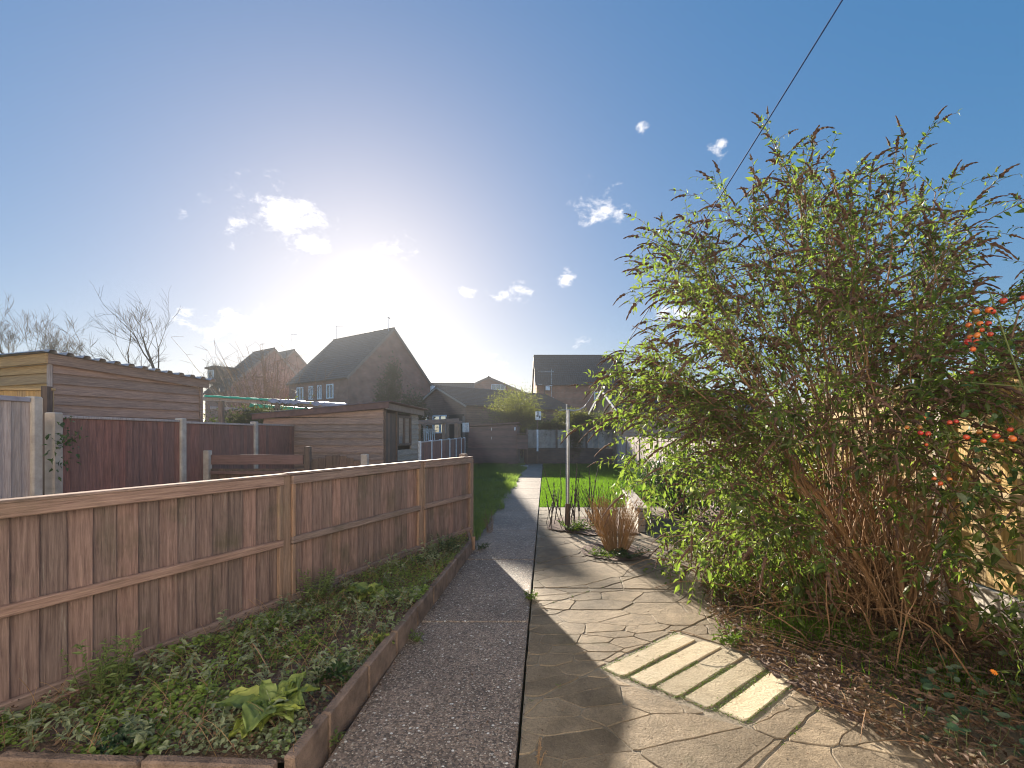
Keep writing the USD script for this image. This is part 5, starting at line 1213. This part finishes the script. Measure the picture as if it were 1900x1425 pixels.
# ---- litter and ground plants of the right-hand border
def border_litter():
    rng = np.random.default_rng(51)
    zone = Polygon([(1.60, 3.75), (1.52, 3.2), (1.62, 2.75), (1.66, 2.45), (1.8, 2.2), (1.95, 1.9), (2.2, 1.3), (3.5, 1.3), (3.6, 4.6), (2.0, 4.9)])
    q = in_poly(zone, 12500, rng); n = len(q); az = rng.uniform(0, 6.28, n)
    leaves(MB(), np.c_[q, .02 + .085 * rng.random(n) ** 1.3 + .03 * np.clip(q[:, 0] - 1.9, 0, 1)], np.c_[np.cos(az), np.sin(az), rng.normal(size=n) * .3], np.c_[rng.normal(size=(n, 2)) * .5, np.ones(n)], rng.uniform(.02, .065, n), rng.uniform(.010, .026, n), 'lance').build('leaf_litter', 'litter_leaf', kind='stuff', label='brown dead leaves lying under the butterfly bush', cat='leaf litter')
    m = MB()
    for i in range(250):                       # cut stalks lying towards the lower right, with loose twigs
        if i < 55:
            s = np.array([rng.uniform(1.9, 2.75), rng.uniform(2.35, 3.45)]); s[0] = 1.72 + (3.5 - s[1]) * .55 + rng.normal() * .30
            d = unit([.62 + rng.normal() * .22, -.72 + rng.normal() * .25]); L = rng.uniform(.2, .7)
        else:
            s = in_poly(zone, 1, rng)[0]; a = rng.uniform(0, 6.28); d = np.array([math.cos(a), math.sin(a)]); L = rng.uniform(.08, .3)
        e = s + d * L; z = rng.uniform(.03, .11)
        m.tube(curve((*s, z), (*(s + e) / 2, z + rng.uniform(0, .04)), (*e, max(.02, z - .03)), 4), np.linspace(rng.uniform(.0015, .0032), .001, 4), 4, cap=False)
    m.build('cut_stalks', 'cane', kind='stuff', label='bundle of cut brown stalks lying beside the patio below the bush', cat='stalks')
    for k, (x, y, L) in enumerate([(1.82, 2.92, .13), (1.62, 2.3, .07), (2.22, 2.28, .07), (2.5, 2.12, .07), (2.05, 2.62, .06)]):
        a = rng.uniform(-.4, .4)
        leaves(MB(), [(x, y, .06)], [(math.cos(a), math.sin(a), .1)], [(0, -.25, 1)], L, L * .32, 'lance2').build('fallen_leaf', 'pale_leaf', label='large pale curled dead leaf lying on the litter under the bush' if k == 0 else None, cat='leaf') if k == 0 else None
    # round-leaved plant at the bottom right
    t = thing('round_leaf_plant', 'round silvery-green leaves trailing at the bottom right corner', 'plant', loc=(2.3, 2.15, 0))
    st = MB()
    for k in range(280):
        x, y = rng.uniform(1.95, 3.1), rng.uniform(1.75, 2.8)
        if (x - 1.95) < abs(y - 2.1) * .9 - .1: continue
        z = rng.uniform(.05, .19); a = rng.uniform(0, 6.28)
        L = rng.uniform(.025, .055)
        leaves(MB(), [(x, y, z)], [(math.cos(a), math.sin(a), rng.normal() * .2)], [(rng.normal() * .35, -.25 + rng.normal() * .35, 1)], L, L * 1.0, 'round').build('leaf', 'ivy_leaf', t)
        st.tube(curve((x + rng.normal() * .05, y + rng.normal() * .05, 0), (x, y, z * .6), (x + .5 * L * math.cos(a), y + .5 * L * math.sin(a), z), 4), [.0013] * 4, 3, cap=False)
    st.build('stalks', 'dry_green', t, kind='stuff')
    # fresh grass under the bush
    q = np.vstack([rng.normal([2.35, 3.35], [.16, .12], (900, 2)), rng.normal([2.6, 2.75], [.25, .2], (900, 2)), rng.normal([2.05, 3.35], [.14, .12], (700, 2)), rng.normal([2.3, 4.2], [.3, .3], (700, 2))]); n = len(q); az = rng.uniform(0, 6.28, n)
    leaves(MB(), np.c_[q, np.full(n, .01)], np.c_[np.cos(az) * .6, np.sin(az) * .6, np.ones(n) * rng.uniform(.5, 1.2, n)], np.c_[np.cos(az), np.sin(az), np.ones(n)], rng.uniform(.07, .16, n), rng.uniform(.004, .008, n), 'blade').build('grass_tufts', 'grass_blade', kind='stuff', label='bright fresh grass growing under the butterfly bush', cat='grass')
    MB().tube(curve((2.62, 2.45, .05), (2.75, 2.4, .3), (2.42, 2.3, .30), 8), [.002] * 8, 4).build('marigold_stem', 'dry_green', mg := thing('orange_flower', 'single small orange flower on a bent stem low at the right edge', 'flower', loc=(2.6, 2.4, 0)))
    a = np.arange(12) * .524
    leaves(MB(), np.repeat([(2.42, 2.3, .30)], 12, 0), np.c_[np.cos(a), np.sin(a) * .7, np.sin(a) * .6 + .2], np.repeat([(0, -.6, .8)], 12, 0), .018, .009, 'lance').build('petals', 'orange_petal', mg)
border_litter()

# ---- dried perennials in the planting pockets
def dry_clump(name, label, c, n, h, spread, seed, heads=True, m_='dry_stalk', r=.0028):
    rng = np.random.default_rng(seed); t = thing(name, label, 'dried plant', loc=c); st, hd = MB(), MB()
    for k in range(n):
        a = rng.uniform(0, 6.28); rr = spread * rng.random() ** .5
        b = np.array(c) + [rr * .5 * math.cos(a), rr * .5 * math.sin(a), 0]; e = np.array(c) + [rr * 1.5 * math.cos(a), rr * 1.5 * math.sin(a), h * rng.uniform(.55, 1.05)]
        pts = curve(b, b * .5 + e * .5 + [0, 0, .12 * h] , e, 6); st.tube(pts, np.linspace(r, r * .4, 6), 4, cap=False)
        for q in range(rng.integers(2, 5)):
            o = pts[rng.integers(2, 6)]; d = unit([rng.normal() * .5, rng.normal() * .5, .9]); l = rng.uniform(.05, .14) * h
            st.tube([o, o + d * l], [r * .5, r * .3], 3, cap=False)
            if heads:
                spike(hd, [o + d * l, o + d * (l + .03)], .005, rng, 4, 4)
        if heads:
            spike(hd, [pts[-1], pts[-1] + unit(pts[-1] - pts[-2]) * rng.uniform(.03, .07)], .006, rng, 4, 5)
    st.build('stalks', m_, t, kind='stuff')
    if heads: hd.build('seed_heads', m_, t, kind='stuff')
dry_clump('dried_perennial', 'dense red-brown clump of dead stalks in the patio pocket', (1.33, 5.85, 0), 230, .62, .27, 61)
dry_clump('dried_perennial', 'thin dead stalks in front of the sunlit lawn behind the dense clump', (1.45, 7.3, 0), 90, .72, .38, 62, m_='dark_twig')
def tall_stalks():
    rng = np.random.default_rng(64)
    t = thing('tall_seed_stalks', 'tall dark seed-head stalks standing around the clothes pole', 'dried plant', loc=(.85, 7.3, 0)); 
    for k in range(26):
        x, y = rng.uniform(.55, 1.35), rng.uniform(6.9, 7.9); h = rng.choice([.45, .6, .75, .95], p=[.35, .3, .2, .15]) * rng.uniform(.9, 1.1); d = np.array([rng.normal() * .18, rng.normal() * .1, 1.0])
        if k < 3: x, y, h, d = (.78, 7.15, 1.0, np.array([-.28, 0, 1])) if k == 0 else ((.98, 7.2, 1.05, np.array([.02, 0, 1])) if k == 1 else (1.02, 7.6, .95, np.array([.06, 0, 1])))
        p = np.array([x, y, 0]) + np.linspace(0, 1, 9)[:, None] * d * h; p[1:, :2] += np.cumsum(rng.normal(size=(8, 2)) * .006, 0)
        m = MB(); m.tube(p, np.linspace(.006, .003, 9), 5, cap=False); spike(m, p[3:], .014, rng, 5, 15)
        m.build('stalk', 'dark_twig', t)
tall_stalks()
weed('fresh green leaves crowding the foot of the clothes pole', (.98, 7.1, 0), 34, .16, .34, .075, 71, leafm='moss_leaf', wr=.55)
weed('low bright leaves edging the patio pocket below the dead stalks', (1.13, 5.62, 0), 30, .07, .26, .05, 72, leafm='moss_leaf', wr=.6)
weed('dark ivy leaves at the foot of the dense dead stalks', (1.42, 5.55, 0), 26, .09, .26, .045, 73, leafm='deep_leaf', wr=.7, kind='round')

# ---- grass
def grass(poly, n, hmin, hmax, w, m_, name, label, seed, zb=-.03, clumpy=0.0):
    rng = np.random.default_rng(seed); q = in_poly(poly, n, rng)
    if clumpy:
        f = meshkit.fbm(np.c_[q * 1.7, np.zeros(len(q))], 4, seed); q = q[rng.random(len(q)) < np.clip((f - .3) * 3.2, .15, 1)]
    n = len(q); az = rng.uniform(0, 6.28, n); hs = rng.uniform(hmin, hmax, n)
    if clumpy: hs *= .5 + 1.3 * meshkit.fbm(np.c_[q * 1.3, np.ones(n)], 3, seed + 1)
    lean = rng.uniform(.15, .75, n)
    leaves(MB(), np.c_[q, np.full(n, zb)], np.c_[np.cos(az) * lean, np.sin(az) * lean, np.ones(n)], np.c_[np.cos(az), np.sin(az), .3 * np.ones(n)], hs, w * rng.uniform(.7, 1.3, n), 'blade').build(name, m_, kind='stuff', label=label, cat='grass')
grass(LAWN_R.buffer(-.01), 120000, .04, .075, .010, 'grass_blade', 'lawn_grass', 'short bright lawn grass right of the path', 81)
rp = np.random.default_rng(90); ys = np.arange(6.4, 21.0, .22)
OVER = Polygon([(path_l(y) - .2, y) for y in ys] + [(path_l(y) + .02 + .24 * max(0, meshkit.noise(np.array([[y * 1.3, 0, 0]]), 4)[0] - .25) + .05 * rp.random(), y) for y in ys[::-1]])
grass(shapely.union_all([LAWN_L.buffer(.03), OVER]), 95000, .05, .13, .010, 'rough_grass', 'rough_grass', 'rough uneven grass and weeds left of the path', 82, zb=-.02, clumpy=1.0)
rngw = np.random.default_rng(83)
q = in_poly(Polygon([(-2.1, 8.5), (-.75, 6.5), (-.45, 6.6), (.0, 11), (-.3, 13), (-2.1, 12.5)]), 5200, rngw); n = len(q); az = rngw.uniform(0, 6.28, n)
leaves(MB(), np.c_[q, .02 + .07 * rngw.random(n)], np.c_[np.cos(az), np.sin(az), rngw.uniform(-.2, .7, n)], np.c_[rngw.normal(size=(n, 2)) * .4, np.ones(n)], rngw.uniform(.02, .055, n), rngw.uniform(.015, .03, n), 'lance').build('weed_patch', 'ground_leaf', kind='stuff', label='low leafy weeds in the rough grass near the end of the board fence', cat='weeds')

# ---- shrubs, hedge, trees
def shrub(name, label, c, r, n, leaf, seed, leafm, cat='shrub', lobes=9, stems=True, hollow=.45, wr=.45):
    """a shrub whose leaves fill several uneven lobes around c with radii r."""
    rng = np.random.default_rng(seed); t = thing(name, label, cat, loc=(c[0], c[1], 0)); c, r = np.array(c, float), np.array(r, float)
    lob = [(c + rng.normal(size=3) * r * .42, r * rng.uniform(.38, .72)) for _ in range(lobes)]
    P, D = [], []
    for o, rr in lob:
        k = n // lobes; d = rdir_(rng, k, .25); q = o + d * rr * (hollow + (1 - hollow) * rng.random((k, 1)) ** .5) * (1 + .25 * rng.normal(size=(k, 1)))
        P.append(q); D.append(d + rng.normal(size=(k, 3)) * .7)
    P, D = np.vstack(P), np.vstack(D); ok = P[:, 2] > .02; P, D = P[ok], D[ok]
    L = leaf * rng.uniform(.5, 1.3, len(P))
    if stems:
        m = MB()
        for k in range(22):
            o, rr = lob[k % lobes]; b = np.array([c[0] + rng.normal() * r[0] * .15, c[1] + rng.normal() * r[1] * .15, 0]); e = o + rng.normal(size=3) * rr * .5
            if e[2] < .1: continue
            m.tube(curve(b, (b + e) / 2 + [0, 0, .15 * r[2]], e, 6), np.linspace(.03 * r[0] ** .5, .006, 6), 5, cap=False)
        m.build('stems', 'bark', t)
    leaves(MB(), P, D, rng.normal(size=P.shape) * .6 + [0, 0, 1], L, L * wr, 'lance').build('crown', leafm, t, kind='stuff')
def rdir_(rng, n, up):
    d = rng.normal(size=(n, 3)); d[:, 2] += up
    return d / np.linalg.norm(d, axis=1, keepdims=True)
shrub('evergreen_shrub', 'rounded olive-green shrub rising above the back wall beside the black-brown shed', (.12, 27.5, 2.0), (1.9, 1.0, 1.75), 16000, .11, 91, 'golden_leaf')
shrub('hedge', 'dark overgrown hedge trailing over the top of the back wall', (2.0, 23.45, 1.75), (1.4, .4, .6), 9000, .1, 92, 'conifer', cat='hedge')
shrub('hedge', 'yellow-topped hedge above the back wall behind the clothes pole', (3.0, 23.6, 2.0), (1.1, .4, .55), 7000, .1, 93, 'golden_leaf', cat='hedge')
shrub('hedge', 'dark hedge above the back wall right of the clothes pole', (4.5, 23.5, 2.0), (1.4, .6, .65), 8000, .1, 94, 'conifer', cat='hedge')
shrub('creeper', 'dark creeper hanging down the pale back panels', (3.2, 22.85, 1.2), (.5, .1, .55), 1500, .08, 95, 'conifer', cat='creeper', stems=False)
shrub('creeper', 'dark ivy heaped beneath the green netting between the left sheds', (-6.8, 12.6, 1.2), (1.7, .6, 1.15), 15000, .085, 96, 'conifer', cat='ivy')
shrub('evergreen_tree', 'slim dark evergreen in front of the large steep-roofed house', (-7.6, 29.0, 3.2), (.8, .8, 3.0), 7000, .16, 97, 'conifer', cat='tree', lobes=12)
shrub('evergreen_tree', 'rounder dark evergreen right of the slim one before the steep-roofed house', (-6.1, 28.5, 2.4), (1.0, .8, 2.0), 6000, .16, 98, 'conifer', cat='tree', lobes=10)
shrub('evergreen_shrub', 'green shrub behind the low garden wall', (3.0, 8.2, .55), (.65, 1.1, .6), 6000, .07, 99, 'deep_leaf')
shrub('evergreen_shrub', 'bright leafy shrub against the right fence past the garden wall', (3.5, 6.3, .7), (.6, .8, .75), 6000, .075, 100, 'buddleia_leaf')
shrub('evergreen_shrub', 'yellow-green shrub glowing inside the shade behind the butterfly bush', (3.45, 5.2, 1.0), (.35, .5, .6), 2600, .07, 101, 'golden_leaf')
shrub('creeper', 'thin dark creeper crossing the pale corner posts at the far left', (-4.52, 4.62, 1.3), (.10, .14, .28), 90, .06, 102, 'deep_leaf', cat='creeper', stems=False, lobes=5)

def bare_tree(label, base, h, seed, spread=.62, levels=5, trunk=.16, lean=(0, 0), name='bare_tree', m_='bark', first=.3, cat='tree'):
    rng = np.random.default_rng(seed); t = thing(name, label, cat, loc=base); tr, br = MB(), MB()
    def grow(p, d, L, r, lev):
        n = 5; pts = [p]; q = p.copy(); dd = d.copy()
        for _ in range(n):
            dd = unit(dd + rng.normal(size=3) * .11 + [0, 0, .05]); q = q + dd * L / n; pts.append(q)
        pts = np.array(pts); (tr if lev == 0 else br).tube(pts, np.linspace(r, r * .58, n + 1), 8 if lev == 0 else (5 if lev < 3 else 3), cap=False)
        if lev >= levels: return
        kids = rng.integers(3, 5) if lev else rng.integers(3, 5)
        for k in range(kids):
            u = rng.uniform(.45, 1.0) if k else 1.0
            j = min(n - 1, int(u * n)); o = pts[j] + (pts[j + 1] - pts[j]) * (u * n - j)
            a = unit(np.cross(dd, rng.normal(size=3))); nd = unit(dd + a * spread * rng.uniform(.6, 1.3) * (1 if k else .45))
            grow(o, nd, L * rng.uniform(.58, .82), max(r * .58 * (.9 if k == 0 else .65), .007), lev + 1)
    grow(np.array(base, float), unit([lean[0], lean[1], 1.0]), h * first, trunk, 0)
    tr.build('trunk', m_, t, smooth=True); br.build('crown', m_, t)
bare_tree('bare spreading tree behind the weathered shed roof', (-19.2, 25.0, 0), 10.6, 203, trunk=.2)
bare_tree('bare twiggy tree cut by the left edge of the picture', (-29.6, 26.5, 0), 12.6, 205, trunk=.2, levels=6, spread=.55)
bare_tree('slender bare tree at the far left between the edge tree and the spreading tree', (-25.4, 25.5, 0), 8.6, 208, trunk=.12)
bare_tree('thin bare tree beside the dormer house, right of the spreading tree', (-17.0, 28.0, 0), 7.6, 210, trunk=.1)
def twiggy():
    rng = np.random.default_rng(220)
    t = thing('twiggy_shrub', 'bare arching shrub with glinting twigs between the netting pergola and the dormer house', 'shrub', loc=(-8.6, 16, 0)); m = MB()
    for k in range(150):
        b = np.array([-8.5 + rng.normal() * .4, 16 + rng.normal() * .4, 0]); e = b + [rng.normal() * 1.0 - .2, rng.normal() * .7, rng.uniform(2.2, 4.6)]
        pts = curve(b, (b + e) / 2 + [0, 0, .9], e, 7); m.tube(pts, np.linspace(.012, .004, 7), 3, cap=False)
        for q in range(5):
            o = pts[rng.integers(2, 7)]; d = unit([rng.normal(), rng.normal(), rng.uniform(-.2, .9)]); m.tube([o, o + d * rng.uniform(.2, .6)], [.005, .003], 3, cap=False)
    m.build('twigs', 'cane', t, kind='stuff')
twiggy()
print('prims', sum(1 for _ in stage.Traverse()))

# stray leaves blown over the path and patio
rl = np.random.default_rng(301)
q = np.vstack([in_poly(Polygon([(path_l(1.9) + .08, 1.9), (path_r(1.9), 1.9), (path_r(9), 9.0), (path_l(9) + .1, 9.0)]), 110, rl), in_poly(PATIO.buffer(-.05), 240, rl),
               np.c_[[path_r(y) + rl.normal() * .015 for y in np.linspace(1.8, 9, 150)], np.linspace(1.8, 9, 150)], np.c_[(K0 + KD * 0)[0] + (K1 - K0)[0] * np.linspace(0, 1, 130) + .02 + np.abs(rl.normal(size=130)) * .02, K0[1] + (K1 - K0)[1] * np.linspace(0, 1, 130)]])
n = len(q); az = rl.uniform(0, 6.28, n)
leaves(MB(), np.c_[q, np.full(n, .006) + .006 * rl.random(n)], np.c_[np.cos(az), np.sin(az), rl.normal(size=n) * .12], np.c_[rl.normal(size=(n, 2)) * .25, np.ones(n)], rl.uniform(.008, .028, n), rl.uniform(.005, .013, n), 'lance').build('stray_leaves', 'litter_leaf', kind='stuff', label='small dead leaves and bits scattered on the path and patio', cat='leaf litter')
# ================================================================ HAZE
def haze():
    n = {'v': ('principled_volume', {'color': (0.92, 0.94, 1.0), 'density': HAZE, 'anisotropy': 0.62})}
    M['haze'] = usdkit.material(stage, '/World/Looks/haze', n, [], volume='v.volume')
    m = trimesh.creation.box(bounds=[(-230, -70, -1.2), (230, 330, 13.5)])
    p = MB().mesh(m).build('haze', 'haze', kind='stuff')
haze()
